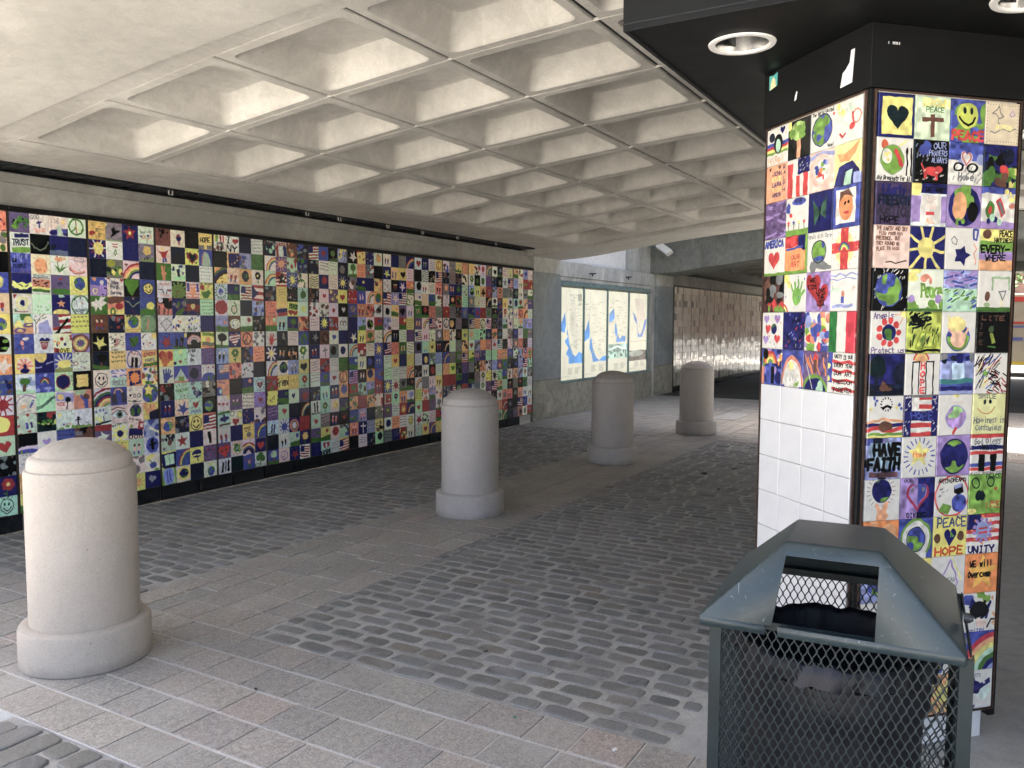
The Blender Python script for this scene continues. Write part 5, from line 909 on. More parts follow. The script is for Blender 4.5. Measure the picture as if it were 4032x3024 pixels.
def cobbles(x0, x1, y0, y1, along='y', px=0.110, ln=(0.15, 0.235)):
    out = []
    a0, a1, b0, b1 = (x0, x1, y0, y1) if along == 'y' else (y0, y1, x0, x1)
    n = max(1, round((a1 - a0) / px)); p = (a1 - a0) / n
    for i in range(n):
        a = a0 + (i + .5) * p; b = b0 + R.uniform(-.02, .1) - .1 * (i % 2)
        while b < b1 - .04:
            L = R.uniform(*ln); e = min(b + L, b1); s = max(b, b0)
            if e - s > .05:
                wdt = p - R.uniform(.014, .028); g = R.uniform(.014, .03)
                c = ((s + e) / 2, a + R.uniform(-.005, .005))
                xy = (c[1], c[0]) if along == 'y' else (c[0], c[1])
                sx, sy = (wdt, e - s - g) if along == 'y' else (e - s - g, wdt)
                out.append((xy[0], xy[1], sx, sy, R.uniform(-.05, .05), R.uniform(-.004, .003) , R.uniform(-.015, .015), R.uniform(-.015, .015)))
            b += L
    return out
fields = [(GX1, 7.72, -5.44, -3.165), (GX1, 7.72, -2.095, -0.01)]
far_f = []
outer = [(-3.0, GX0 - .005, -6.5, -3.0), (-3.0, GX0 - .005, -2.0, -0.01)]
stones = []
for f in fields: stones += cobbles(*f)
for f in far_f: stones += cobbles(*f)
apply_field('cobbled_paving', fields + far_f, stones, cob, MT['cobble'], 'cobblestone', 270)
st2 = []
for f in outer: st2 += [(a, b, c * 1.07, d * 1.12, *rest) for a, b, c, d, *rest in cobbles(*f, along='x', px=0.125, ln=(.18, .27))]
apply_field('outer_cobbled_paving', outer, st2, cob, MT['cobble'], 'cobblestone', 28, z=-0.004)

pav = [MB().loft([[(-.5, -.5, -.02), (.5, -.5, -.02), (.5, .5, -.02), (-.5, .5, -.02)], [(-.5, -.5, -.001), (.5, -.5, -.001), (.5, .5, -.001), (-.5, .5, -.001)],
                  [(-.495, -.495, .002), (.495, -.495, .002), (.495, .495, .002), (-.495, .495, .002)]], cap0=False).mesh('paver') for i in range(1)]
pst = []
def pavers(x0, x1, y0, y1, px, ly, along='y', first=0.0):
    n = max(1, round((x1 - x0) / px)); p = (x1 - x0) / n
    for i in range(n):
        a = x0 + (i + .5) * p; b = y0 - R.uniform(0, .2) + first
        while b < y1 - .01:
            L = R.choice(ly); s, e = max(b, y0), min(b + L, y1)
            if y1 - e < .07: e = y1; L = e - b + .001
            if e - s > .04:
                g = R.uniform(.010, .016)
                pst.append((a, (s + e) / 2, p - g, e - s - R.uniform(.006, .012), R.uniform(-.004, .004), R.uniform(-.0015, .0015), R.uniform(-.004, .004), R.uniform(-.004, .004)))
            b += L
pavers(GX0, GX1, -7.6, -0.01, 0.222, (.24, .26, .26, .2))
for y0, y1 in ((-3.165, -2.965), (-2.965, -2.70), (-2.70, -2.45), (-2.45, -2.29), (-2.29, -2.095)):   # band under the bollards
    n0 = len(pst)
    x = GX1 + .0
    while x < 14.1:
        L = R.choice((.3, .45, .4, .22)) if y1 - y0 < .2 else R.choice((.22, .22, .27, .44))
        e = min(x + L, 14.1); pst.append(((x + e) / 2, (y0 + y1) / 2, e - x - .009, y1 - y0 - .009, 0, R.uniform(-.0015, .0015), R.uniform(-.004, .004), R.uniform(-.004, .004))); x = e
def hband(x0, x1):
    pavers(x0, x1, -12, -3.17, .222, (.24, .3, .26)); pavers(x0, x1, -2.09, -0.01, .222, (.24, .3, .26))
hband(7.73, 14.1)
apply_field('granite_paving', [(GX0, GX1, -7.6, -0.01), (GX1, 14.1, -3.165, -2.095), (7.73, 14.1, -12, -0.01)], pst, pav, MT['paver'], 'paver', 285, z=0.001, bedz=.0035, bedm='joint')
# a smooth inset slab in the lit bay
box('smooth_slab', (10.2, -2.75, -.02), (11.3, -2.35, 0.006), MT['pad'], kind='structure')

# ------------------------------------------------------------------ ceiling profiles
YC = [0.0, -.1, -.93, -1.844, -2.759, -3.673, -4.588, -5.502, -6.416, -7.331, -8.245, -9.16, -10.074, -10.988, -12.2]
ZC = [2.787, 2.787, 2.785, 2.92, 3.03, 3.12, 3.185, 3.22, 3.22, 3.185, 3.12, 3.03, 2.92, 2.785, 2.77]
def zc(y): return float(np.interp(y, YC[::-1], ZC[::-1]))
YS = [0.3, 0, -.5, -1.13, -1.84, -2.5, -3.1, -3.8, -4.6, -5.5, -6.4, -7.3, -8.2, -9, -9.8, -11, -12.2]
ZS = [2.66, 2.665, 2.69, 2.782, 2.87, 2.945, 3.0, 3.055, 3.10, 3.125, 3.125, 3.10, 3.055, 2.99, 2.9, 2.75, 2.7]
def zs(y):
    k = np.array([-1, 0, 1]) * .25
    return float(np.mean(np.interp(y + k, YS[::-1], ZS[::-1])))

def beam(parent, x0, x1, name='beam', top=3.6, y0=0.28, y1=-12.2, c=0.02):
    ys = np.linspace(y0, y1, 90); rings = []
    for y in ys:
        z = zs(y); rings.append([(x0, y, z + c), (x0 + c, y, z), (x1 - c, y, z), (x1, y, z + c), (x1, y, top), (x0, y, top)])
    m = MB().loft(rings).mesh(name); auto_smooth(m, 30)
    return add(name, m, MT['soffit'], parent)
XN = [-0.43 + .9144 * j for j in range(10)]
h = .9144 / 2
def coffer_mesh(slope):
    n = 32; mb = MB(); rings = []
    def rr_(hx, hy, r, z):
        pts = []
        for k in range(n):
            a = 2 * math.pi * (k + .5) / n; ca, sa = math.cos(a), math.sin(a)
            q, s = k * 4 // n, None
            cx = math.copysign(hx - r, ca); cy = math.copysign(hy - r, sa)
            kk = (k % (n // 4)) / (n // 4 - 1); base = (k // (n // 4)) * math.pi / 2
            b = base + kk * math.pi / 2
            pts.append((cx + r * math.cos(b), cy + r * math.sin(b), z))
        return [(x, y, zz + slope * y) for x, y, zz in pts]
    rings = [rr_(h - .003, h - .012, .001, .12), rr_(h - .003, h - .012, .001, .006), rr_(h - .008, h - .018, .001, 0), rr_(.388, .388, .055, 0), rr_(.378, .378, .055, .008),
             rr_(.368, .368, .055, .03), rr_(.322, .322, .06, .150), rr_(.305, .305, .06, .170), rr_(.28, .28, .06, .176)]
    mb.loft(rings, cap0=False); m = mb.mesh('coffer'); auto_smooth(m, 28); return m
CM = {}
def coffers(parent, xs, rows, mt='coffer'):
    for k in rows:
        ya, yb = YC[2 + k], YC[3 + k]; za, zb = ZC[2 + k], ZC[3 + k]
        if (k, mt) not in CM:
            CM[k, mt] = coffer_mesh((za - zb) / (ya - yb)); CM[k, mt].materials.append(MT[mt])
        for x in xs:
            o = bpy.data.objects.new('coffer', CM[k, mt]); COL.objects.link(o); o.parent = parent
            o.location = (x + h, (ya + yb) / 2, (za + zb) / 2)
def ruled(name, parent, x0, x1, y0, y1, mat, th=.25, n=30, off=0.0):
    rings = [[(x0, y, zc(y) + off), (x1, y, zc(y) + off), (x1, y, zc(y) + th), (x0, y, zc(y) + th)] for y in np.linspace(y0, y1, n)]
    m = MB().loft(rings).mesh(name); return add(name, m, mat, parent)

v1 = empty('viaduct', (3.7, -6, 3), label='near concrete viaduct with waffle ceiling spanning over the cobbled passage', category='viaduct')
def P(o, par):
    o.parent = par; o.matrix_parent_inverse = Matrix.Translation(par.location).inverted(); return o
def group_to(par, fn):
    before = set(bpy.data.objects); fn(); bpy.context.view_layer.update
    for o in set(bpy.data.objects) - before:
        if o.parent is None: P(o, par)
def mk_v1():
    beam(None, -1.78, -0.65); beam(None, 8.12, 9.20)
    coffers(None, XN[:9], range(11))
    ruled('slab_margin', None, -0.65, XN[0] - .004, -.1, -12.2, MT['coffer']); ruled('slab_margin', None, XN[9] + .004, 8.12, -.1, -12.2, MT['coffer'])
    ruled('edge_slab', None, XN[0], XN[9], -.1, -.93 + .004, MT['coffer'], n=8)
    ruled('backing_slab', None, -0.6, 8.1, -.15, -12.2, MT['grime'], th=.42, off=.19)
    for j, x in enumerate(XN):
        ys = np.linspace(-.93, -10.98, 60); r_ = random.Random(j)
        rings = []
        for y in ys:
            q = r_.uniform(.003, .008); rings.append([(x - q, y, zc(y) + .02), (x - q * .6, y, zc(y) - q * .25), (x + q * .6, y, zc(y) - q * .3), (x + q, y, zc(y) + .02)])
        add('casting_ridge', MB().loft(rings).mesh('casting_ridge'), MT['coffer'])
    for k in range(12):
        y = -.93 - .9144 * k; box('joint_strip', (XN[0], y - .010, zc(y) + .012), (XN[9], y + .010, zc(y) + .03), MT['grime'])
    box('deck', (-3.1, -12.4, 3.62), (9.20, 0.5, 4.4), MT['soffit'])
    box('parapet', (-3.18, -12.4, 4.41), (-2.98, 0.5, 4.95), MT['soffit']); box('parapet', (9.08, -12.4, 4.41), (9.28, 0.5, 4.95), MT['soffit'])
group_to(v1, mk_v1)
v2 = empty('far_viaduct', (19, -6, 3), label='second concrete viaduct beyond the open bay with the map panels', category='viaduct')
def mk_v2():
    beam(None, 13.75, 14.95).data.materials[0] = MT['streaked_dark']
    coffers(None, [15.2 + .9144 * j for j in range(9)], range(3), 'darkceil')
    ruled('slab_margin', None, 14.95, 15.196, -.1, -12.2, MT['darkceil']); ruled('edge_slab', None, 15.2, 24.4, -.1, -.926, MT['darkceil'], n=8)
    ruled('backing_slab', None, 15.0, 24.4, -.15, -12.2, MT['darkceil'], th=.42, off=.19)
    beam(None, 24.4, 25.5); box('deck', (13.75, -12.4, 3.62), (25.5, 0.5, 4.4), MT['soffit'])
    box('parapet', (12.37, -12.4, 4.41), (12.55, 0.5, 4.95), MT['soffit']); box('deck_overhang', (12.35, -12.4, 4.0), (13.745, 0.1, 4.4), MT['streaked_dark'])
group_to(v2, mk_v2)

# ------------------------------------------------------------------ side walls
def wall_near():
    wl = empty('side_wall', (3.5, 0.2, 0), label='long grey concrete side wall behind the colourful tile panels', category='wall')
    def mk():
        box('wall_face', (-1.7, 0.035, 0), (8.22, 0.35, 2.655), MT['wallc'])
        m = MB().loft([[(x, .05, 2.655), (x, .046, 2.66), (x, .055, 2.733), (x, .30, 2.738), (x, .30, 2.655)] for x in (-1.7, 8.22)]).mesh('ledge')
        add('ledge', m, MT['wallc'])
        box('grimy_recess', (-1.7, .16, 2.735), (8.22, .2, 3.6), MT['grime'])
        # ragged joint filler hanging in the gap
        r_ = random.Random(2); mb = MB(); x = -1.6
        while x < 8.1:
            L = r_.uniform(.03, .16); y0 = r_.uniform(.0, .05); z0 = 2.768 + r_.uniform(-.008, .014)
            mb.box((x, -.09, z0), (x + L, .15, z0 + r_.uniform(.01, .05))); x += L * r_.uniform(.7, 1.0)
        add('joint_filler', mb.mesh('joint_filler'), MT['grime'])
    group_to(wl, mk)
    return wl
wall_near()
for i, (x, z) in enumerate(((1.36, 2.765), (3.05, 2.77), (3.55, 2.768), (4.4, 2.772), (5.1, 2.765), (5.9, 2.77), (6.9, 2.772))):
    mb = MB()
    mb.box((-.022, -.012, -.02), (.022, .0, -.014)); mb.box((-.022, -.012, -.02), (-.016, .0, .02)); mb.box((.016, -.012, -.02), (.022, .0, .02))
    add('joint_clip', mb.mesh('joint_clip'), MT['soffit'], loc=(x, -.1, z - .02), label='small metal clip in the black ceiling joint, above the %s tile panel' % 'third sixth seventh eighth ninth tenth twelfth'.split()[i], category='clip', group='clips in the ceiling joint')

plinth = empty('plinth', (3.5, .02, 0), label='low black tiled plinth under the long tile wall', category='plinth')
def mkp():
    box('joint_bed', (-1.7, .022, 0), (8.2, .034, .135), MT['joint'])
    for k in range(24):
        x0 = -1.62 + .41 * k + .02
        if x0 + .40 > 8.21: break
        box('plinth_tile', (x0, .004, .002), (x0 + .396, .0215, .132), MT['blacktile'])
group_to(plinth, mkp)
bar = empty('top_rail', (3.5, 0, 2.46), label='thin black rail along the top edge of the tile panels', category='rail')
def mkb():
    box('rail', (-1.7, -.012, 2.4425), (8.235, .034, 2.479), MT['black'], bev=.002)
    for i in range(28):
        m = lathe([(.008, 0), (.008, .004), (.004, .007)], 8).mesh('bolt'); o = add('bolt', m, MT['grime'], loc=(-.31 + .316 * i, -.012, 2.461), rot=(math.pi/2, 0, 0))
group_to(bar, mkb)

# ------------------------------------------------------------------ tile meshes and atlases
def tile_mesh(name, wd, ht, th=0.012, ch=0.003):
    me = bpy.data.meshes.new(name)
    v = [(-wd/2, 0, -ht/2), (wd/2, 0, -ht/2), (wd/2, 0, ht/2), (-wd/2, 0, ht/2)]
    v += [(x, -th + ch * .7, z) for x, _, z in v[:4]]
    v += [(x * (1 - 2*ch/wd), -th, z * (1 - 2*ch/ht)) for x, _, z in v[:4]]
    f = [(8, 9, 10, 11), (4, 5, 9, 8), (5, 6, 10, 9), (6, 7, 11, 10), (7, 4, 8, 11), (0, 1, 5, 4), (1, 2, 6, 5), (2, 3, 7, 6), (3, 0, 4, 7)]
    me.from_pydata(v, [], f); uv = me.uv_layers.new(name='UVMap')
    for l in me.loops:
        x, _, z = v[l.vertex_index]; uv.data[l.index].uv = (.01 + .98 * (x / wd + .5), .01 + .98 * (z / ht + .5))
    me.update(); return me
NT = 44
codes = wall_codes(); cells = []
for p_, pn in enumerate(codes):
    for r_ in range(15):
        for q in range(4):
            cv = Canvas(NT, seed=p_ * 1000 + r_ * 37 + q * 7 + 3, warp=.06)
            fn = SPECIAL.get((p_, r_, q))
            if fn: fn(cv)
            else: motif(cv, pn[r_][q] if r_ < len(pn) and q < len(pn[r_]) else 'wXe')
            cells.append(cv.pix())
imW = make_atlas('wall_tile_pictures', cells, NT, 30)
NP = 128; pc = []
for r_ in range(15):
    for q in range(4):
        cv = Canvas(NP, seed=50000 + r_ * 37 + q * 7, warp=.035); RF(cv, r_, q); pc.append(cv.pix())
for r_ in range(7):
    for q in range(4):
        cv = Canvas(NP, seed=70000 + r_ * 37 + q * 7, warp=.035); LF(cv, r_, q); pc.append(cv.pix())
imP = make_atlas('pillar_tile_pictures', pc, NP, 10)
MT['walltile'] = tile_mat('glazed_wall_tile', *imW, rough=.22, gain=1.12, sat=.92, spec=.32)
MT['piltile'] = tile_mat('glazed_pillar_tile', *imP, rough=.10, gain=.92, sat=.93)
MT['blank'] = flat('blank_white_glazed_tile', (.69, .69, .69), .12, var=.07, scale=7, bs=.03)
W4, H15 = 0.153, 2.306 / 15
TM_w = tile_mesh('tile', .1505, .1515); TM_w.materials.append(MT['walltile'])
TM_p = tile_mesh('tile', .1505, .1515); TM_p.materials.append(MT['piltile'])
TM_b = tile_mesh('tile', .1500, .1510); TM_b.materials.append(MT['blank'])
Z0, Z1 = .135, 2.441
FRW = .632
def panel_frame(parent, mat_frame, wd=FRW, mat_back='grout', t=.009):
    """frame bars round a backing board; local x from 0 to wd, front towards -y"""
    mb = MB()
    mb.box((0, -.004, Z0), (t, .03, Z1)); mb.box((wd - t, -.004, Z0), (wd, .03, Z1))
    mb.box((t, -.004, Z0), (wd - t, .03, Z0 + .007)); mb.box((t, -.004, Z1 - .005), (wd - t, .03, Z1))
    add('frame', mb.mesh('frame'), mat_frame, parent)
    add('backing', MB().box((t, .006, Z0 + .007), (wd - t, .03, Z1 - .005)).mesh('backing'), MT[mat_back], parent)
jit = random.Random(9)
def put_tile(me, parent, x, z, i=None, per=30, loc_y=.0078):
    o = bpy.data.objects.new('tile', me); COL.objects.link(o); o.parent = parent
    o.location = (x, loc_y + jit.uniform(-.0006, .0006), z); o.rotation_euler = (jit.uniform(-.004, .004), jit.uniform(-.004, .004), jit.uniform(-.006, .006))
    if i is not None:
        r_, c = divmod(i, per); o.color = (c, r_, 0, 1)
    return o
PLAB = ['leftmost tile panel, cut by the photo edge, with a yellow disc on red',
 'tile panel behind the front bollard, with TRUST lettering near the top',
 'tile panel with a painted eye and a white bird on green',
 'tile panel with a peace sign hand and HOPE tile at its top',
 'tile panel whose top row reads I love NY with a red heart',
 'tile panel with a red orange hand and a yellow Friend tile',
 'tile panel with brown arches tile and HOPE tile at its foot',
 'eighth tile panel from the left, blue rows with a plain navy tile mid height',
 'tile panel directly left of the second bollard, red heart on yellow at mid height',
 'tile panel partly behind the left side of the second bollard, large red heart at top',
 'tile panel mostly hidden at its foot by the second bollard',
 'tile panel just above the right shoulder of the second bollard',
 'next to last tile panel before the blue grey column',
 'last tile panel on the right of the near wall, next to the blue grey column']
for p_ in range(14):
    t = empty('tile_panel', ((p_ - 1) * FRW, 0, 0), label=PLAB[p_], category='tile panel', group='framed tile panels on the near side wall')
    panel_frame(t, MT['frame'])
    for r_ in range(15):
        for q in range(4):
            put_tile(TM_w, t, .010 + W4 * (q + .5), Z1 - .0005 - H15 * (r_ + .5), (p_ * 15 + r_) * 4 + q)
# second tunnel wall: tiles too small to pick out singly
MT['fartile'] = None
def far_tile_mat():
    m, t, p = new_mat('glazed_far_tiles'); sp = nd(t, 'ShaderNodeSeparateXYZ'); t.links.new(pos(t), sp.inputs[0])
    cb = nd(t, 'ShaderNodeCombineXYZ')
    t.links.new(math_(t, 'FLOOR', math_(t, 'DIVIDE', math_(t, 'SUBTRACT', sp.outputs[0], 15.04), .16)), cb.inputs[0]); t.links.new(math_(t, 'FLOOR', math_(t, 'DIVIDE', math_(t, 'SUBTRACT', sp.outputs[2], .135), H15)), cb.inputs[1])
    wn = nd(t, 'ShaderNodeTexWhiteNoise'); t.links.new(cb.outputs[0], wn.inputs['Vector'])
    c = ramp(t, wn.outputs['Value'], [(0, (.62, .60, .54)), (.34, (.56, .54, .46)), (.55, (.44, .42, .35)), (.66, (.32, .30, .26)), (.72, (.18, .17, .18)), (.77, (.50, .45, .36)), (.86, (.62, .61, .56)), (.95, (.42, .45, .34))])
    c.node.color_ramp.interpolation = 'CONSTANT'
    t.links.new(c, p.inputs['Base Color']); p.inputs['Roughness'].default_value = .09; p.inputs['Specular IOR Level'].default_value = .4
    n = noise(t, 14, 2, .5, pos(t)); bump(t, p, n, .10, .01); return m
MT['fartile'] = far_tile_mat()
for p_ in range(13):
    t = empty('tile_panel', (15.04 + p_ * .64, 0, 0), category='tile panel', group='shiny tile panels under the second viaduct',
              label=('%s shiny tile panel after the far column, under the second viaduct' % 'first second third fourth fifth sixth seventh eighth ninth tenth eleventh twelfth thirteenth'.split()[p_]))
    panel_frame(t, MT['black'], .64, 'darkgrout', .018); mb = MB(); r_ = random.Random(p_)
    for i in range(15):
        for q in range(4):
            cx, cz = .019 + .1505 * (q + .5), Z1 - .0005 - H15 * (i + .5); a, b = r_.uniform(-.0016, .0016), r_.uniform(-.0012, .0012); s = .0735
            k = len(mb.v); mb.v += [(cx - s, -.004 - a - b, cz - s), (cx + s, -.004 + a - b, cz - s), (cx + s, -.004 + a + b, cz + s), (cx - s, -.004 - a + b, cz + s),
                                    (cx - s, .008, cz - s), (cx + s, .008, cz - s), (cx + s, .008, cz + s), (cx - s, .008, cz + s)]
            mb.f += [(k, k+1, k+2, k+3), (k+4, k+5, k+1, k), (k+5, k+6, k+2, k+1), (k+6, k+7, k+3, k+2), (k+7, k+4, k, k+3)]
    add('tile', mb.mesh('tile'), MT['fartile'], t, kind='stuff')
fwll = empty('far_side_wall', (20, .2, 0), label='dark side wall carrying the shiny tile panels under the second viaduct', category='wall')
def mkf():
    box('wall_face', (15.0, .035, 0), (25.5, .35, 2.655), MT['wallc']); box('ledge', (15.0, .06, 2.656), (25.5, .35, 2.735), MT['wallc'])
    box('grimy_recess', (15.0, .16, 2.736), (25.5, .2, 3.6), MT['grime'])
    box('plinth_band', (15.0, .004, .002), (25.5, .034, .132), MT['blacktile']); box('edge_trim', (14.96, -.015, .132), (15.035, .034, 2.48), MT['black'])
    box('rail', (15.036, -.012, 2.4425), (25.5, .034, 2.479), MT['black'])
group_to(fwll, mkf)

# ------------------------------------------------------------------ columns and the open bay with the maps
def column(x0, x1, label):
    c = empty('column', ((x0 + x1) / 2, .15, 0), label=label, category='column')
    def mk():
        box('shaft', (x0, -.012, .66), (x1, .4, 2.42), MT['bluec'], bev=.012); box('base', (x0 - .004, -.018, 0), (x1 + .004, .4, .657), MT['footing'], bev=.012)
        box('capital', (x0, -.014, 2.423), (x1, .4, 2.70), MT['stained'], bev=.012)
        mb = MB().box((x0 + .47, -.024, .10), (x0 + .62, -.0185, .28)); add('cover_plate', mb.mesh('cover_plate', bev=.003), MT['bollard'])
    group_to(c, mk)
column(8.225, 9.20, 'blue grey painted column between the near tile wall and the map panels')
column(13.95, 14.95, 'narrower looking column beyond the maps, beside the shiny far tiles')
bay = empty('bay_wall', (11.5, .2, 0), label='water stained concrete wall of the bright open bay around the maps', category='wall')
def mkbay():
    box('footing', (9.21, .012, 0), (13.7, .45, .555), MT['footing'], bev=.01)
    box('lintel', (9.21, .01, 2.405), (13.7, .45, 2.665), MT['stained'], bev=.01)
    box('lintel_step', (9.21, .03, 2.335), (13.7, .45, 2.40), MT['stained'])
    box('upper_wall', (9.21, .11, 2.67), (12.35, .45, 5.7), MT['skylit_tone']); box('upper_wall', (12.36, .11, 2.67), (13.94, .45, 5.7), MT['stained'])
    box('back_wall', (9.21, .20, .56), (13.7, .45, 2.33), MT['stained'])
    box('pilaster', (13.71, .06, 0), (13.94, .45, 2.665), MT['stained'], bev=.01)
group_to(bay, mkbay)
for x, z, l in ((10.40, 2.50, 'bent pipe stub on the stained wall above the second map panel'), (12.13, 2.52, 'bent pipe stub on the stained wall above the third map panel')):
    mb = MB().tube((0, .05, 0), (0, -.05, 0), .012).tube((0, -.05, 0), (.14, -.05, .012), .012).tube((0, -.05, 0), (0, -.05, -.05), .012)
    add('pipe_stub', mb.mesh('pipe_stub'), MT['grime'], loc=(x, 0, z), label=l, category='pipe')
# map prints
def map_img(i):
    c = Canvas(150, seed=900 + i, warp=.02, asp=1.56); c.bg((.88, .87, .78), .04); R_ = np.random.RandomState(i)
    blue = (.36, .60, .86); gr = (.62, .62, .56)
    def labels(x0, y0, x1, y1, n, l_=.12):
        for k in range(n):
            x, y = R_.uniform(x0, x1), R_.uniform(y0, y1); c.line([(x, y), (x + l_ * R_.uniform(.4, 1.2), y)], .0025, gr)
    if i == 0:
        c.poly([(.4, .1), (.62, .1), (.8, .8), (.75, 1.05), (.55, 1.0), (.45, .7)], (.80, .79, .72), .1)
        c.poly([(0, .55), (.06, .57), (.2, .40), (.24, .62), (.2, .75), (.1, .74), (0, .72)], blue); c.poly([(.27, .75), (.3, .7), (.4, .95), (.55, 1.12), (.68, 1.17), (.85, 1.08), (1, 1.12), (1, 1.28), (.38, 1.28), (.36, 1.17), (.24, 1.12), (.36, 1.02), (.22, .92), (.2, .88), (.33, .83)], blue)
        c.line([(.25, .05), (.27, .6), (.4, .9), (.55, 1.1)], .004, gr); c.line([(.4, .05), (.33, .3), (.28, .4)], .003, gr); labels(.35, .1, .9, 1.0, 46); c.rect(.78, .1, .95, .22, gr); labels(.78, .24, .84, .3, 8)
    if i == 1:
        c.poly([(0, .75), (.08, .72), (.2, .53), (.25, .75), (.24, .86), (.05, .92), (0, .9)], blue); c.poly([(.25, .9), (.32, .85), (.4, 1.05), (.55, 1.22), (.68, 1.28), (.85, 1.2), (1, 1.2), (1, 1.28), (.4, 1.3), (.35, 1.15), (.25, 1.05)], blue)
        c.line([(.28, .05), (.22, .5), (.3, .9), (.5, 1.2)], .004, gr); labels(.05, .2, .25, .55, 12, .1); labels(.3, .2, .9, 1.15, 60)
    if i == 2:
        c.poly([(.08, .42), (.3, .32), (.33, .5), (.2, .56), (.08, .58)], blue); c.poly([(.35, .6), (.42, .6), (.5, .82), (.62, .9), (.72, .84), (.88, .85), (.88, .95), (.42, .96), (.45, .85), (.35, .78)], blue)
        c.line([(.3, .08), (.27, .3), (.38, .6), (.6, .88)], .004, gr); labels(.05, .15, .9, .85, 60, .14)
        c.rect(0, .99, 1, 1.26, (.62, .74, .68), .5); c.blots([(.35, .45, .42)], 22, .03, .05, 1.1, .95, 1.24); c.line([(.05, 1.1), (.5, 1.04), (.95, 1.1)], .02, (.82, .9, .86))
    if i == 3:
        c.poly([(.3, .1), (.75, .1), (.9, .5), (.5, .55)], (.84, .80, .74), .1)
        c.poly([(.2, .38), (.3, .42), (.42, .5), (.5, .78), (.62, .84), (.72, .78), (.85, .55), (.98, .5), (.95, .62), (.8, .8), (.75, .88), (.5, .88), (.42, .6), (.28, .52)], (.42, .56, .82))
        c.line([(.5, .2), (.47, .6)], .004, gr); labels(.1, .3, .9, .7, 16); c.line([(0, .96), (1, .96)], .003, gr)
        c.rect(0, 1.14, 1, 1.34, (.30, .28, .27), .5); c.ell(.4, 1.2, .42, .06, (.62, .66, .62), .5)
    for k in range(7):
        y = 1.36 + k * .017
        c.line([(.34, y), (.34 + R_.uniform(.15, .24), y)], .003, gr); c.line([(.66, y), (.66 + R_.uniform(.15, .24), y)], .003, gr)
    c.line([(.02, 1.5), (.45, 1.5)], .002, gr)
    px = c.pix()[::-1]; hh, ww = px.shape[:2]
    A = np.ones((hh, ww, 4), np.float32); A[..., :3] = px
    im = bpy.data.images.new('map_print', ww, hh); im.pixels.foreach_set(A.ravel()); im.update(); im.pack(); return im
xm = [9.285, 10.235, 11.31, 12.39, 13.47]
mcase = empty('map_case', (11.38, .06, 0), label='green aluminium case holding four tall illustrated map panels', category='display case')
def mkcase():
    for i in range(4):
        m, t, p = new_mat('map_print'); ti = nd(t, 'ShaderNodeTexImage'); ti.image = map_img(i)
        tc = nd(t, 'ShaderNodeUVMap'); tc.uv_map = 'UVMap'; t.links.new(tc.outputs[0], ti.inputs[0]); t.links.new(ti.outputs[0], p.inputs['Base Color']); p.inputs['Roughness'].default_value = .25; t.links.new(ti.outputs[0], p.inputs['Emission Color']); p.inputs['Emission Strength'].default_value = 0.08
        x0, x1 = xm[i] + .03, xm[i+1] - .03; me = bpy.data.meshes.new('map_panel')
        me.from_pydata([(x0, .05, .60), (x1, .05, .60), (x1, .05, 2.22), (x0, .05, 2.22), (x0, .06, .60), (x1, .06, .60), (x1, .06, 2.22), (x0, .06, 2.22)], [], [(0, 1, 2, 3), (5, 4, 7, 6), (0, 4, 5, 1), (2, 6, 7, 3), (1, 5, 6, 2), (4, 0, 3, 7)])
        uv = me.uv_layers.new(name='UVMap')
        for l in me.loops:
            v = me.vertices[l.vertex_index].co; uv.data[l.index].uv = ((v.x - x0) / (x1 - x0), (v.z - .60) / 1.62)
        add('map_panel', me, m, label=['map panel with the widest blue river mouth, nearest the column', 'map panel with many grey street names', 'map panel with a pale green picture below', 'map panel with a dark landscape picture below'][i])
    for x in xm: box('mullion', (x - .026, .03, .57), (x + .026, .066, 2.25), MT['alu'], bev=.003)
    box('head_rail', (9.22, .02, 2.252), (13.6, .08, 2.33), MT['alu'], bev=.004); box('sill_rail', (9.22, .012, .558), (13.6, .08, .598), MT['alu'], bev=.004)
group_to(mcase, mkcase)
fl = empty('floodlight', (13.45, -.30, 3.17), label='small white floodlight tilted down high beside the far column', category='floodlight')
ux = Vector((0, -.82, -.57)); vz = Vector((.25, -.55, .79)).normalized(); wx = ux.cross(vz).normalized()
mb = MB().loft([[ux * a * .19 + wx * b * .11 + vz * .07 for a, b in ((-1, -1), (1, -1), (1, 1), (-1, 1))], [ux * a * .15 + wx * b * .09 - vz * .07 for a, b in ((-1, -1), (1, -1), (1, 1), (-1, 1))]])
add('housing', mb.mesh('housing', bev=.01), MT['white'], fl)
add('bracket', MB().tube((0, .02, .05), (.0, .42, .08), .015).mesh('bracket'), MT['alu'], fl)

# ------------------------------------------------------------------ bollards
def bollard_mesh():
    sh = [(.001, .185), (.2425, .185), (.243, .3), (.243, .915), (.2405, .926), (.235, .930), (.228, .931)]
    b = [(.001, 0), (.285, 0), (.291, .008), (.291, .172), (.285, .186), (.270, .196), (.252, .2), (.2, .2)]
    cp = [(.2, .925), (.229, .931), (.2285, .955), (.225, .973), (.217, .985), (.207, .991), (.200, .993), (.190, 1.004), (.172, 1.020), (.145, 1.037), (.11, 1.050), (.07, 1.059), (.03, 1.064), (.001, 1.065)]
    out = []
    for nm, pr in (('shaft', sh), ('base', b), ('cap', cp)):
        m = lathe(pr, 96).mesh(nm); auto_smooth(m, 30); out.append(m)
    return out
BL = [((-1.188, -2.676), 'large cream stone bollard nearest the camera at the left', 'bollard', .2),
      ((2.324, -2.62), 'pale grey stone bollard in the middle, in front of the tile wall', 'bollard2', 1.4),
      ((5.362, -2.627), 'shaded brownish bollard in front of the map panels', 'bollard2', 2.7),
      ((8.277, -2.706), 'farthest dark bollard, in front of the shiny far tiles', 'bollard2', 4.0)]
BMs = {}
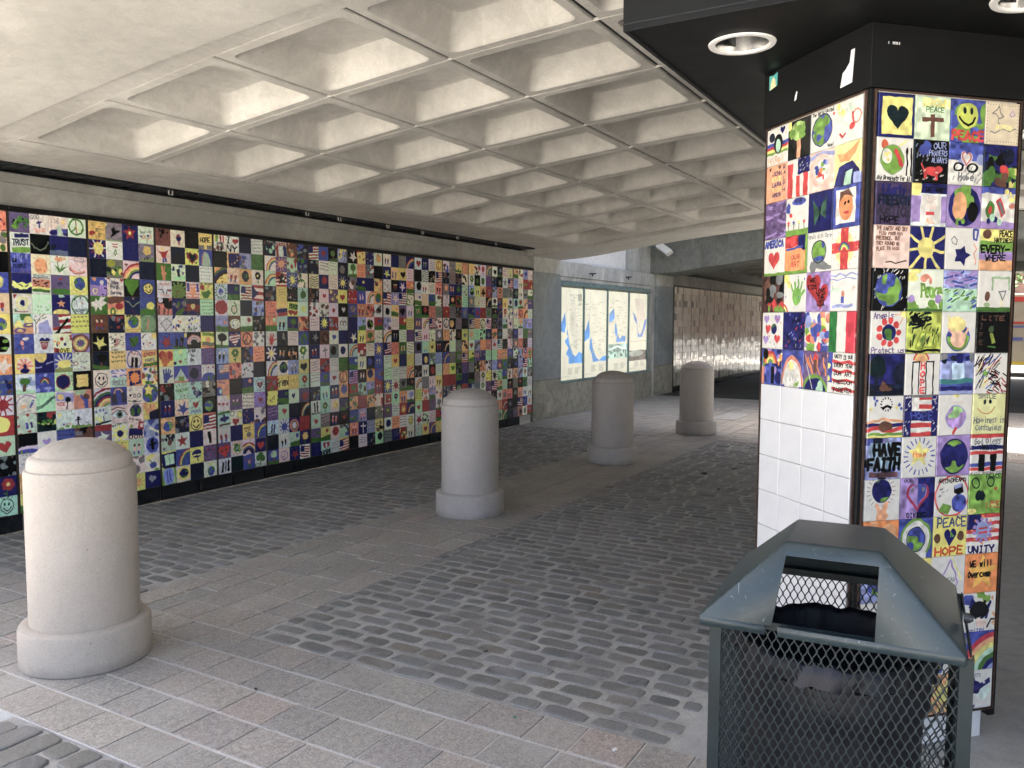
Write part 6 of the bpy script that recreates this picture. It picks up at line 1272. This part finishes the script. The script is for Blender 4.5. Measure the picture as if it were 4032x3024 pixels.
for (x, y), lab, mk_, a in BL:
    t = empty('bollard', (x, y, 0), a, label=lab, category='bollard', group='round stone bollards along the paving band')
    if mk_ not in BMs:
        BMs[mk_] = bollard_mesh()
    for m in BMs[mk_]:
        add(m.name.split('.')[0], m, MT[mk_], t)

# ------------------------------------------------------------------ tiled pillar
PCx, PCy = -0.365, -6.027
s2 = math.sqrt(.5)
SIDE = .668                           # outer side of the square, corner pointing at the camera side
pil = empty('tiled_pillar', (PCx + SIDE * s2, PCy, 0), label='square pillar clad in children\'s painted tiles, standing corner forward on the right', category='pillar')
ctr = Vector((PCx + SIDE * s2, PCy, 0))
def rotbox(name, half, z0, z1, mat, parent, bev=0.0):
    o = box(name, (-half, -half, z0), (half, half, z1), mat, parent, bev); o.rotation_euler = (0, 0, math.pi / 4); return o
hs = SIDE / 2
rotbox('core', hs - .035, .0, 2.44, MT['white'], pil)
for k in range(4):
    a = math.pi / 4 + k * math.pi / 2
    mb = MB().box((hs - .034, hs - .034, .10), (hs - .001, hs - .001, 2.449)); o = add('corner_post', mb.mesh('corner_post', bev=.004), MT['black'], pil); o.rotation_euler = (0, 0, a)
rotbox('header', hs + .006, 2.45, 2.672, MT['black'], pil, .003)
# faces: local frame with front towards -y, x to the right
def face(k):
    # k=0: face seen on the left of the corner, k=1: face seen on the right
    ang = {0: math.radians(-135) + math.pi, 1: math.radians(-45), 2: math.radians(45), 3: math.radians(135)}[k]
    return ang
FACES = [(math.radians(225), 'L'), (math.radians(-45), 'R'), (math.radians(45), 'X'), (math.radians(135), 'Y')]
PW = .622
for ang, kind in FACES:
    # outward normal for a local -y front rotated by ang: n = (sin ang, -cos ang)
    n = Vector((math.sin(ang), -math.cos(ang), 0)); xdir = Vector((math.cos(ang), math.sin(ang), 0))
    e = bpy.data.objects.new('tile_panel', None); COL.objects.link(e); e.parent = pil; e.empty_display_size = .1
    e.location = n * (hs - .004) - xdir * (PW / 2); e.rotation_euler = (0, 0, ang)
    mb = MB(); t = .006
    mb.box((-t, -.010, Z0 - .004), (0, .028, Z1 + .004)); mb.box((PW, -.010, Z0 - .004), (PW + t, .028, Z1 + .004)); mb.box((0, -.010, Z0 - .004), (PW, .028, Z0)); mb.box((0, -.010, Z1), (PW, .028, Z1 + .004))
    add('frame', mb.mesh('frame'), MT['rust'], e)
    add('backing', MB().box((0, .0, Z0), (PW, .028, Z1)).mesh('backing'), MT['grout'], e)
    x0 = (PW - 4 * .1525) / 2; zt = Z1 - .006; hp = (2.306 - .012) / 15
    for r_ in range(15):
        for q in range(4):
            xx, zz = x0 + .1525 * (q + .5), zt - hp * (r_ + .5)
            if kind == 'R': put_tile(TM_p, e, xx, zz, r_ * 4 + q, 10, -.0002)
            elif kind == 'L': put_tile(TM_p, e, xx, zz, 60 + r_ * 4 + q, 10, -.0002) if r_ < 7 else put_tile(TM_b, e, xx, zz, loc_y=-.0002)
            else: put_tile(TM_p, e, xx, zz, (r_ * 4 + (3 - q) + 23) % 88, 10, -.0002)
# stickers on the header
def on_face(ang, xr, z, off=.0075):
    n = Vector((math.sin(ang), -math.cos(ang), 0)); xd = Vector((math.cos(ang), math.sin(ang), 0))
    return ctr + n * (hs + off) + xd * xr + Vector((0, 0, z))
def sticker(name, ang, xr, z, pts, mat, label, th=.001, extra=None):
    mb = MB(); n = len(pts)
    mb.loft([[(x, 0, y) for x, y in pts], [(x, -th, y) for x, y in pts]])
    o = add(name, mb.mesh(name), mat, label=label, category='sticker'); o.location = on_face(ang, xr, z); o.rotation_euler = (0, 0, ang); return o
st = sticker('sticker', math.radians(225), -.300, 2.60, [(0, 0), (.058, .008), (.06, .062), (.03, .055), (0, .06)], MT['teal'], 'small teal sticker at the left end of the black pillar header')
add('print', MB().loft([[(.01, -.0012, .0), (.05, -.0012, .006), (.045, -.0012, .035), (.028, -.0012, .05), (.015, -.0012, .03)], [(.01, -.0016, .0), (.05, -.0016, .006), (.045, -.0016, .035), (.028, -.0016, .05), (.015, -.0016, .03)]]).mesh('print'), MT['paleyellow'], st)
sticker('torn_label', math.radians(225), -.115, 2.512, [(0, 0), (.012, .004), (.02, .032), (.014, .036), (.004, .018)], MT['paper'], 'tiny white paper scrap on the black pillar header')
sticker('torn_label', math.radians(225), .175, 2.487, [(0, 0), (.066, .004), (.076, .12), (.056, .12), (.05, .078), (.028, .058), (.012, .05)], MT['paper'], 'tall torn white paper strip on the black header near the corner')
mb = MB()
for x in (0, .018, .024, .03, .036, .044): mb.box((x, -.001, 0), (x + .003, 0, .009))
o = add('scrawl', mb.mesh('scrawl'), MT['paper'], label='tiny white scratched letters on the black header, right of the corner', category='mark'); o.location = on_face(math.radians(-45), -.275, 2.60); o.rotation_euler = (0, 0, math.radians(-45))

# ------------------------------------------------------------------ black canopy with downlights
cnp = empty('canopy', (.6, -6.03, 2.7), label='black boxed canopy around the head of the tiled pillar', category='canopy')
cx0, cx1, cy0, cy1 = -.707, 2.4, -6.84, -5.235
LAMPS = [(-.362, -5.572), (-.35, -6.50), (1.9, -5.6), (1.9, -6.5)]
def mkc():
    bm = bmesh.new(); me = bpy.data.meshes.new('soffit_board')
    # board with round holes: grid of quads around each lamp
    R_l = .105; xs = sorted([cx0, cx1] + [v for l in LAMPS for v in (l[0] - .16, l[0] + .16)]); mbb = MB()
    cellsX = [cx0, -.522, -.190, 1.74, 2.06, cx1]; cellsY = [cy0, -6.66, -6.34, -5.732, -5.412, cy1]
    for i in range(5):
        for j in range(5):
            a, b, c_, d_ = cellsX[i], cellsX[i+1], cellsY[j], cellsY[j+1]; z = 2.673
            hit = [l for l in LAMPS if a < l[0] < b and c_ < l[1] < d_]
            if not hit: mbb.poly([(a, c_, z), (a, d_, z), (b, d_, z), (b, c_, z)]); continue
            lx, ly = hit[0]; n = 48; o_ = []; in_ = []
            for k in range(n):
                q = 2 * math.pi * k / n; c2, s_ = math.cos(q), math.sin(q)
                tx = ((b if c2 > 0 else a) - lx) / c2 if abs(c2) > 1e-6 else 9; ty = ((d_ if s_ > 0 else c_) - ly) / s_ if abs(s_) > 1e-6 else 9
                tt = min(abs(tx), abs(ty)); o_.append((lx + c2 * tt, ly + s_ * tt, z)); in_.append((lx + c2 * R_l, ly + s_ * R_l, z))
            for k in range(n):
                k2 = (k + 1) % n; mbb.poly([in_[k], o_[k], o_[k2], in_[k2]])
            for qa in ((a, c_), (a, d_), (b, c_), (b, d_)):   # corner fillers
                ks = sorted(range(n), key=lambda k: (o_[k][0] - qa[0]) ** 2 + (o_[k][1] - qa[1]) ** 2)[:2]
                mbb.poly([o_[ks[0]], (qa[0], qa[1], z), o_[ks[1]]])
    add('soffit_board', mbb.mesh('soffit_board'), MT['black'])
    box('fascia', (cx0, cy0, 2.668), (cx0 + .018, cy1, 3.2), MT['black'], bev=.002); box('fascia', (cx0 + .019, cy1 - .018, 2.668), (cx1, cy1, 3.2), MT['black'], bev=.002)
    box('fascia', (cx0 + .019, cy0, 2.668), (cx1, cy0 + .018, 3.2), MT['black'], bev=.002); box('fascia', (cx1 - .018, cy0 + .019, 2.668), (cx1, cy1 - .019, 3.2), MT['black'])
    box('trim_strip', (cx0 - .003, cy0, 2.690), (cx0 - .0005, cy1, 2.694), MT['grime'])
    box('top_board', (cx0 + .02, cy0 + .02, 2.93), (cx1 - .02, cy1 - .02, 2.95), MT['black'])
    ring = MB().loft([[(q * math.cos(2*math.pi*k/64), q * math.sin(2*math.pi*k/64), z) for k in range(64)] for q, z in ((.124, .0), (.121, -.006), (.104, -.007), (.099, -.004), (.099, .004))], cap0=False, cap1=False).mesh('trim_ring'); auto_smooth(ring, 30)
    rf = MB().loft([[(r_ * math.cos(2*math.pi*k/64), r_ * math.sin(2*math.pi*k/64), z) for k in range(64)] for r_, z in ((.0995, -.002), (.096, .03), (.088, .07), (.074, .11), (.05, .14), (.02, .152))], cap0=False).mesh('reflector'); auto_smooth(rf, 60)
    bf = lathe([(.001, .105), (.05, .105), (.055, .125)], 32).mesh('lamp_glass')
    for l in LAMPS:
        d = empty('downlight', (l[0], l[1], 2.671)); 
        add('trim_ring', ring, MT['white'], d); add('reflector', rf, MT['steel'], d)
        o = add('baffle', MB().box((-.085, -.004, .02), (.085, .004, .13)).mesh('baffle'), MT['grime'], d); o.location = (.03, .05, 0)
        add('lamp_glass', bf, MT['glass'], d)
group_to(cnp, mkc)

# ------------------------------------------------------------------ litter bin
BC = Vector((-1.3205, -6.105, 0)); ang = math.radians(-85.8)
bin_ = empty('litter_bin', BC, ang + 0, label='dark teal mesh litter bin with a sloped hood in the right foreground', category='litter bin')
# local: x = u (right as seen from the front), y = -n  (front is -y)
def bpart(name, mb, mat, bev=0.0, solid=0.0, smooth=0):
    m = mb.mesh(name, bev=bev); o = add(name, m, mat, bin_, loc=(.019, 0, 0))
    if solid:
        md = o.modifiers.new('thick', 'SOLIDIFY'); md.thickness = solid; md.offset = -1
    return o
ze, zl, zt = .912, .888, 1.084
hu, hn = .290, .272; tu, tn = .110, .134
A_ = {'FL': (-hu, -hn, ze), 'FR': (hu, -hn, ze), 'BR': (hu, hn, ze), 'BL': (-hu, hn, ze), 'TFL': (-tu, -tn, zt), 'TFR': (tu, -tn, zt), 'TBR': (tu, tn, zt), 'TBL': (-tu, tn, zt)}
def fp(u, z):   # point of the sloped front face
    return (u, -hn + (hn - tn) * (z - ze) / (zt - ze), z)
hood = MB()
oL0, oL1, oR, oz0, oz1 = -.118, -.104, .107, ze + .001, 1.055
hood.poly([A_['FL'], fp(oL0, ze), fp(oL1, oz1), fp(-.106, zt), A_['TFL']])
hood.poly([fp(oL1, oz1), fp(oR, oz1), fp(.106, zt), fp(-.106, zt)])
hood.poly([fp(oR, ze), A_['FR'], A_['TFR'], fp(.106, zt), fp(oR, oz1)])
hood.poly([A_['FR'], A_['BR'], A_['TBR'], A_['TFR']]); hood.poly([A_['BL'], A_['FL'], A_['TFL'], A_['TBL']]); hood.poly([A_['BR'], A_['BL'], A_['TBL'], A_['TBR']])
hood.poly([A_['TFL'], fp(-.106, zt), fp(.106, zt), A_['TFR'], A_['TBR'], A_['TBL']])
def lipq(a, b): hood.poly([(a[0], a[1], zl), (b[0], b[1], zl), b, a])
lipq(A_['FL'], fp(-.133, ze)); lipq(fp(-.104, ze), A_['FR']); lipq(A_['FR'], A_['BR']); lipq(A_['BR'], A_['BL']); lipq(A_['BL'], A_['FL'])
m = hood.mesh('hood'); bm = bmesh.new(); bm.from_mesh(m); bmesh.ops.remove_doubles(bm, verts=bm.verts, dist=.0004)
bmesh.ops.recalc_face_normals(bm, faces=bm.faces)
es = [e for e in bm.edges if len(e.link_faces) == 2 and e.calc_face_angle(0) > .15]
bmesh.ops.bevel(bm, geom=es, offset=.007, segments=3, affect='EDGES', profile=.5); bm.to_mesh(m); bm.free(); auto_smooth(m, 40)
ho = add('hood', m, MT['can'], bin_); md = ho.modifiers.new('thick', 'SOLIDIFY'); md.thickness = .004; md.offset = -1
bu, bn = .287, .246; zb = .03; SH = .019
for sx in (-1, 1):
    for sy in (-1, 1):
        mb = MB(); x, y = sx * bu, sy * bn; t = .003; wd = .028
        mb.box((min(x, x - sx * wd), min(y, y - sy * t), zb), (max(x, x - sx * wd), max(y, y - sy * t), zl + .01))
        mb.box((min(x, x - sx * t), min(y - sy * t, y - sy * wd), zb), (max(x, x - sx * t), max(y - sy * t, y - sy * wd), zl + .01))
        bpart('corner_post', mb, MT['canbody'])
for z0, z1 in ((zb + .001, zb + .03), (zl + .003, zl + .022)):
    mb = MB(); a, b = bu - .0285, bn - .0285
    mb.box((-a, -bn + .004, z0), (a, -bn + .007, z1)); mb.box((-a, bn - .007, z0), (a, bn - .004, z1))
    mb.box((-bu + .004, -b, z0), (-bu + .007, b, z1)); mb.box((bu - .007, -b, z0), (bu - .004, b, z1))
    bpart('rail', mb, MT['canbody'])
def mesh_face(wd, z0, z1):
    mb = MB(); a, hh = .0205, .041; sw, st_ = .0014, .0012
    def bar(p, q):
        d = (q[0] - p[0], q[1] - p[1]); L = math.hypot(*d); nx, nz = -d[1] / L * sw, d[0] / L * sw
        k = len(mb.v)
        for (x, z) in (p, q):
            mb.v += [(x + nx, -st_, z + nz), (x - nx, -st_, z - nz), (x - nx, st_, z - nz), (x + nx, st_, z + nz)]
        mb.f += [(k, k+1, k+5, k+4), (k+1, k+2, k+6, k+5), (k+2, k+3, k+7, k+6), (k+3, k, k+4, k+7)]
    nx_, nz_ = int(wd / a), int((z1 - z0) / hh)
    for i in range(nx_ + 1):
        for j in range(nz_ + 1):
            x = -wd / 2 + i * a; z = z0 + j * hh
            for sx in (-1, 1):
                x2 = x + sx * a / 2
                if abs(x2) > wd / 2: continue
                kz, kx = .0045, .0012                    # knuckles: the strands meet in short upright bonds
                if z + hh / 2 < z1: bar((x + sx * kx, z + kz), (x2 - sx * kx, z + hh / 2 - kz)); 
                if z - hh / 2 > z0: bar((x + sx * kx, z - kz), (x2 - sx * kx, z - hh / 2 + kz))
            k = .0052
            mb.loft([[(x - .0017, -st_ * 1.1, z - k), (x + .0017, -st_ * 1.1, z - k), (x + .0017, st_, z - k), (x - .0017, st_, z - k)], [(x - .0027, -st_ * 1.2, z), (x + .0027, -st_ * 1.2, z), (x + .0027, st_, z), (x - .0027, st_, z)], [(x - .0017, -st_ * 1.1, z + k), (x + .0017, -st_ * 1.1, z + k), (x + .0017, st_, z + k), (x - .0017, st_, z + k)]], cap0=False, cap1=False)
            x, z = x + a / 2, z + hh / 2
            if x < wd / 2 and z < z1: mb.loft([[(x - .0017, -st_ * 1.1, z - k), (x + .0017, -st_ * 1.1, z - k), (x + .0017, st_, z - k), (x - .0017, st_, z - k)], [(x - .0027, -st_ * 1.2, z), (x + .0027, -st_ * 1.2, z), (x + .0027, st_, z), (x - .0027, st_, z)], [(x - .0017, -st_ * 1.1, z + k), (x + .0017, -st_ * 1.1, z + k), (x + .0017, st_, z + k), (x - .0017, st_, z + k)]], cap0=False, cap1=False)
    return mb
mf = mesh_face(2 * (bu - .004), zb + .004, zl + .012).mesh('mesh_panel'); ms = mesh_face(2 * (bn - .004), zb + .004, zl + .004).mesh('mesh_panel')
for me, r_, off, rz in ((mf, 0, (0, -bn + .010, 0), 0), (mf, 0, (0, bn - .010, 0), math.pi), (ms, 0, (bu - .010, 0, 0), math.pi / 2), (ms, 0, (-bu + .010, 0, 0), -math.pi / 2)):
    o = add('mesh_panel', me, MT['canbody'], bin_, loc=(off[0] + SH, off[1], 0)); o.rotation_euler = (0, 0, rz)
bpart('floor_plate', MB().box((-.24, -.225, .032), (.24, .225, .036)), MT['can'])
ln = lathe([(.001, .04), (.185, .04), (.192, .06), (.204, .30), (.208, .31), (.209, .34), (.205, .35), (.211, .46), (.215, .47), (.216, .50), (.212, .51), (.220, .66), (.232, .68), (.232, .72), (.232, .76), (.226, .762), (.222, .72), (.205, .3), (.19, .07)], 64).mesh('liner'); auto_smooth(ln, 40)
add('liner', ln, MT['plastic'], bin_)
def bag():
    rings = []; n = 120; r_ = np.random.RandomState(4)
    ph = r_.rand(6) * 6.28
    def wv(a, s): return sum(math.sin(a * f + p + s * 2.1) / (1 + i * .4) for i, (f, p) in enumerate(zip((9, 17, 26, 34, 43), ph)))
    for s, (rad, z) in enumerate(((.20, .45), (.208, .60), (.214, .72), (.219, .80), (.229, .822), (.239, .815), (.242, .79), (.2425, .775), (.243, .765))):
        amp = .0022 + .0012 * (s > 4) * (s - 4)
        rings.append([((rad + amp * wv(2*math.pi*k/n, s*.25)) * math.cos(2*math.pi*k/n), (rad + amp * wv(2*math.pi*k/n, s*.25)) * math.sin(2*math.pi*k/n), z + .003 * wv(2*math.pi*k/n + 1, s*.1)) for k in range(n)])
    m = MB().loft(rings, cap0=False, cap1=False).mesh('bin_bag')
    for p in m.polygons: p.use_smooth = True
    return m
mbag, tb, pb = new_mat('black_bin_bag'); pb.inputs['Base Color'].default_value = (.008, .009, .014, 1); pb.inputs['Roughness'].default_value = .5; pb.inputs['Specular IOR Level'].default_value = .35
bump(tb, pb, noise(tb, 26, 5, .6, coords(tb, 1, 1, .4, 'obj'), 1.0), .25, .012)
add('bin_bag', bag(), mbag, label='black plastic bag folded over the rim of the liner in the litter bin', category='bag', loc=BC, rot=(0, 0, ang))
add('hinge_knob', lathe([(.001, 0), (.012, 0), (.012, .012), (.006, .02), (.001, .021)], 20).mesh('hinge_knob'), MT['glass'], bin_, loc=(hu + .002, -.06, .93), rot=(0, math.pi / 2, 0))

# ------------------------------------------------------------------ beyond: what the glazed tiles mirror and the slit beside the pillar shows
bld = empty('brick_building', (75, -22, 0), label='brown brick building far beyond the viaducts, rows of dark windows', category='building')
def mkbd():
    box('wall', (70, -60, 0), (82, 14, 13), MT['brick'])
    for j in range(3):
        for i in range(16):
            y = -56 + i * 4.4; z = 2 + j * 3.6
            box('window', (69.9, y, z), (69.995, y + 2.0, z + 2.1), MT['glass'])
    box('cornice', (69.6, -60.2, 13.01), (82, 14.2, 13.5), MT['cream'])
group_to(bld, mkbd)
def tree(x, y, hgt, lab, seed):
    t = empty('street_tree', (x, y, 0), label=lab, category='tree', group='trees on the far plaza')
    r_ = random.Random(seed)
    mb = MB(); mb.loft([[(rad * math.cos(2*math.pi*k/8) + dx, rad * math.sin(2*math.pi*k/8), z) for k in range(8)] for rad, dx, z in ((.28, 0, 0), (.2, .05, hgt * .2), (.16, -.05, hgt * .45), (.06, .1, hgt * .8))])
    for k in range(6):
        a = k * 1.1; mb.tube((0, 0, hgt * (.35 + .05 * k)), (math.cos(a) * hgt * .28, math.sin(a) * hgt * .28, hgt * (.55 + .05 * k)), .06, 5)
    add('trunk', mb.mesh('trunk'), MT['bark'], t)
    V, F = [], []
    cl = [(r_.gauss(0, hgt * .2), r_.gauss(0, hgt * .2), hgt * .62 + r_.gauss(0, hgt * .13), r_.uniform(.12, .2) * hgt) for _ in range(14)]
    for i in range(2600):
        c = r_.choice(cl); d = Vector((r_.gauss(0, 1), r_.gauss(0, 1), r_.gauss(0, .8))).normalized() * c[3] * r_.uniform(.5, 1)
        p = Vector(c[:3]) + d; a = Vector((r_.gauss(0, 1), r_.gauss(0, 1), r_.gauss(0, 1))).normalized() * .16; b = a.orthogonal().normalized() * .12
        k = len(V); V += [tuple(p - a), tuple(p + b), tuple(p + a), tuple(p - b)]; F.append((k, k+1, k+2, k+3))
    me = bpy.data.meshes.new('crown'); me.from_pydata(V, [], F); me.update(); add('crown', me, MT['leaf'], t)
for i, (x, y, hh) in enumerate(((44, -12, 9), (47, -19, 10), (43, -26, 8.5), (49, -4.5, 10), (46, 5, 9))):
    tree(x, y, hh, ['leafy street tree standing nearest the viaduct axis', 'taller leafy tree behind its neighbours', 'rightmost leafy tree on the plaza', 'leafy tree left of the viaduct axis', 'leftmost leafy tree on the plaza'][i], i + 1)
trk = empty('food_trailer', (24.5, -7.6, 0), label='cream food trailer with red and blue stripes parked beyond the passage', category='trailer')
def mktr():
    box('body', (26.5, -9.6, .34), (29.2, -6.2, 2.55), MT['cream'], bev=.05)
    box('stripe', (26.488, -9.55, 2.30), (26.499, -6.25, 2.45), MT['red']); box('stripe', (26.488, -9.55, 1.62), (26.499, -6.25, 1.68), MT['red']); box('stripe', (26.488, -9.55, 1.5), (26.499, -6.25, 1.55), MT['blue'])
    box('skirt', (26.48, -9.55, .36), (26.499, -6.25, .45), MT['yellow'])
    for x in (27.0, 28.6):
        o = add('wheel', lathe([(.001, -.1), (.3, -.1), (.33, -.06), (.33, .06), (.3, .1), (.001, .1)], 24).mesh('wheel'), MT['black'], loc=(x, -6.35, .33), rot=(math.pi / 2, 0, 0))
    for y in (-7.2, -8.4): box('oval_sign', (26.487, y, 1.1), (26.499, y + .5, 1.2), MT['blue'], bev=.005)
group_to(trk, mktr)
# unseen dark wall across the passage, added to cut light from that side
opp = empty('light_block_wall', (3.5, -9.4, 0), label='unseen dark wall added on the far right to cut side light', category='wall')
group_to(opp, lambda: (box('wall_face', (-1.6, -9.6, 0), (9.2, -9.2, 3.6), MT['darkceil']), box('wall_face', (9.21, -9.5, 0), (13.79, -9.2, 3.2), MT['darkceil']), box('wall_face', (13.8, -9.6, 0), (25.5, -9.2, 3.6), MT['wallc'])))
for o in bpy.data.objects:
    if o.get('kind') == 'structure': o.pop('category', None) if 'category' in o else None

# ------------------------------------------------------------------ small litter
def scrap(name, x, y, mat, lab, s=.03, seed=0, cat='litter'):
    r_ = random.Random(seed); n = 9
    pts = [(math.cos(k*6.283/n) * s * r_.uniform(.5, 1), math.sin(k*6.283/n) * s * .6 * r_.uniform(.5, 1)) for k in range(n)]
    mb = MB().loft([[(a, b, .0) for a, b in pts], [(a * .9, b * .9, s * .12 * r_.uniform(.5, 1.5)) for a, b in pts]])
    return add(name, mb.mesh(name), mat, loc=(x, y, .0065), rot=(0, 0, r_.uniform(0, 6)), label=lab, category=cat)
MT['deadleaf'] = flat('dead_leaf', (.05, .038, .028), .8, var=.4); MT['greenscrap'] = flat('green_scrap', (.02, .22, .12), .5)
scrap('green_scrap', -.698, -4.795, MT['greenscrap'], 'tiny green scrap lying on the granite pavers before the cobbles', .013, 1)
scrap('white_scrap', -.729, -5.252, MT['paper'], 'small white scrap on the pavers near the litter bin', .018, 2)
scrap('pebble', -.177, -4.33, MT['deadleaf'], 'small dark pebble lying on a pale cobblestone', .02, 3, 'pebble')
for i, (x, y, s_, lab) in enumerate(((5.12, -3.80, .07, 'dead leaf clump on the shaded cobbles right of the third bollard'), (5.585, -4.0, .05, 'dark leaf on the shaded cobbles farthest to the right'), (4.37, -4.17, .035, 'small dark leaf on the cobbles midway to the pillar'), (2.02, -1.1, .02, 'tiny dark leaf on the cobbles close to the tile wall'), (-1.05, -3.68, .018, 'small dark leaf on the pavers right of the nearest bollard'))): scrap('dead_leaf', x, y, MT['deadleaf'], lab, s_, 10 + i, 'leaf')['group'] = 'dead leaves on the cobbles'
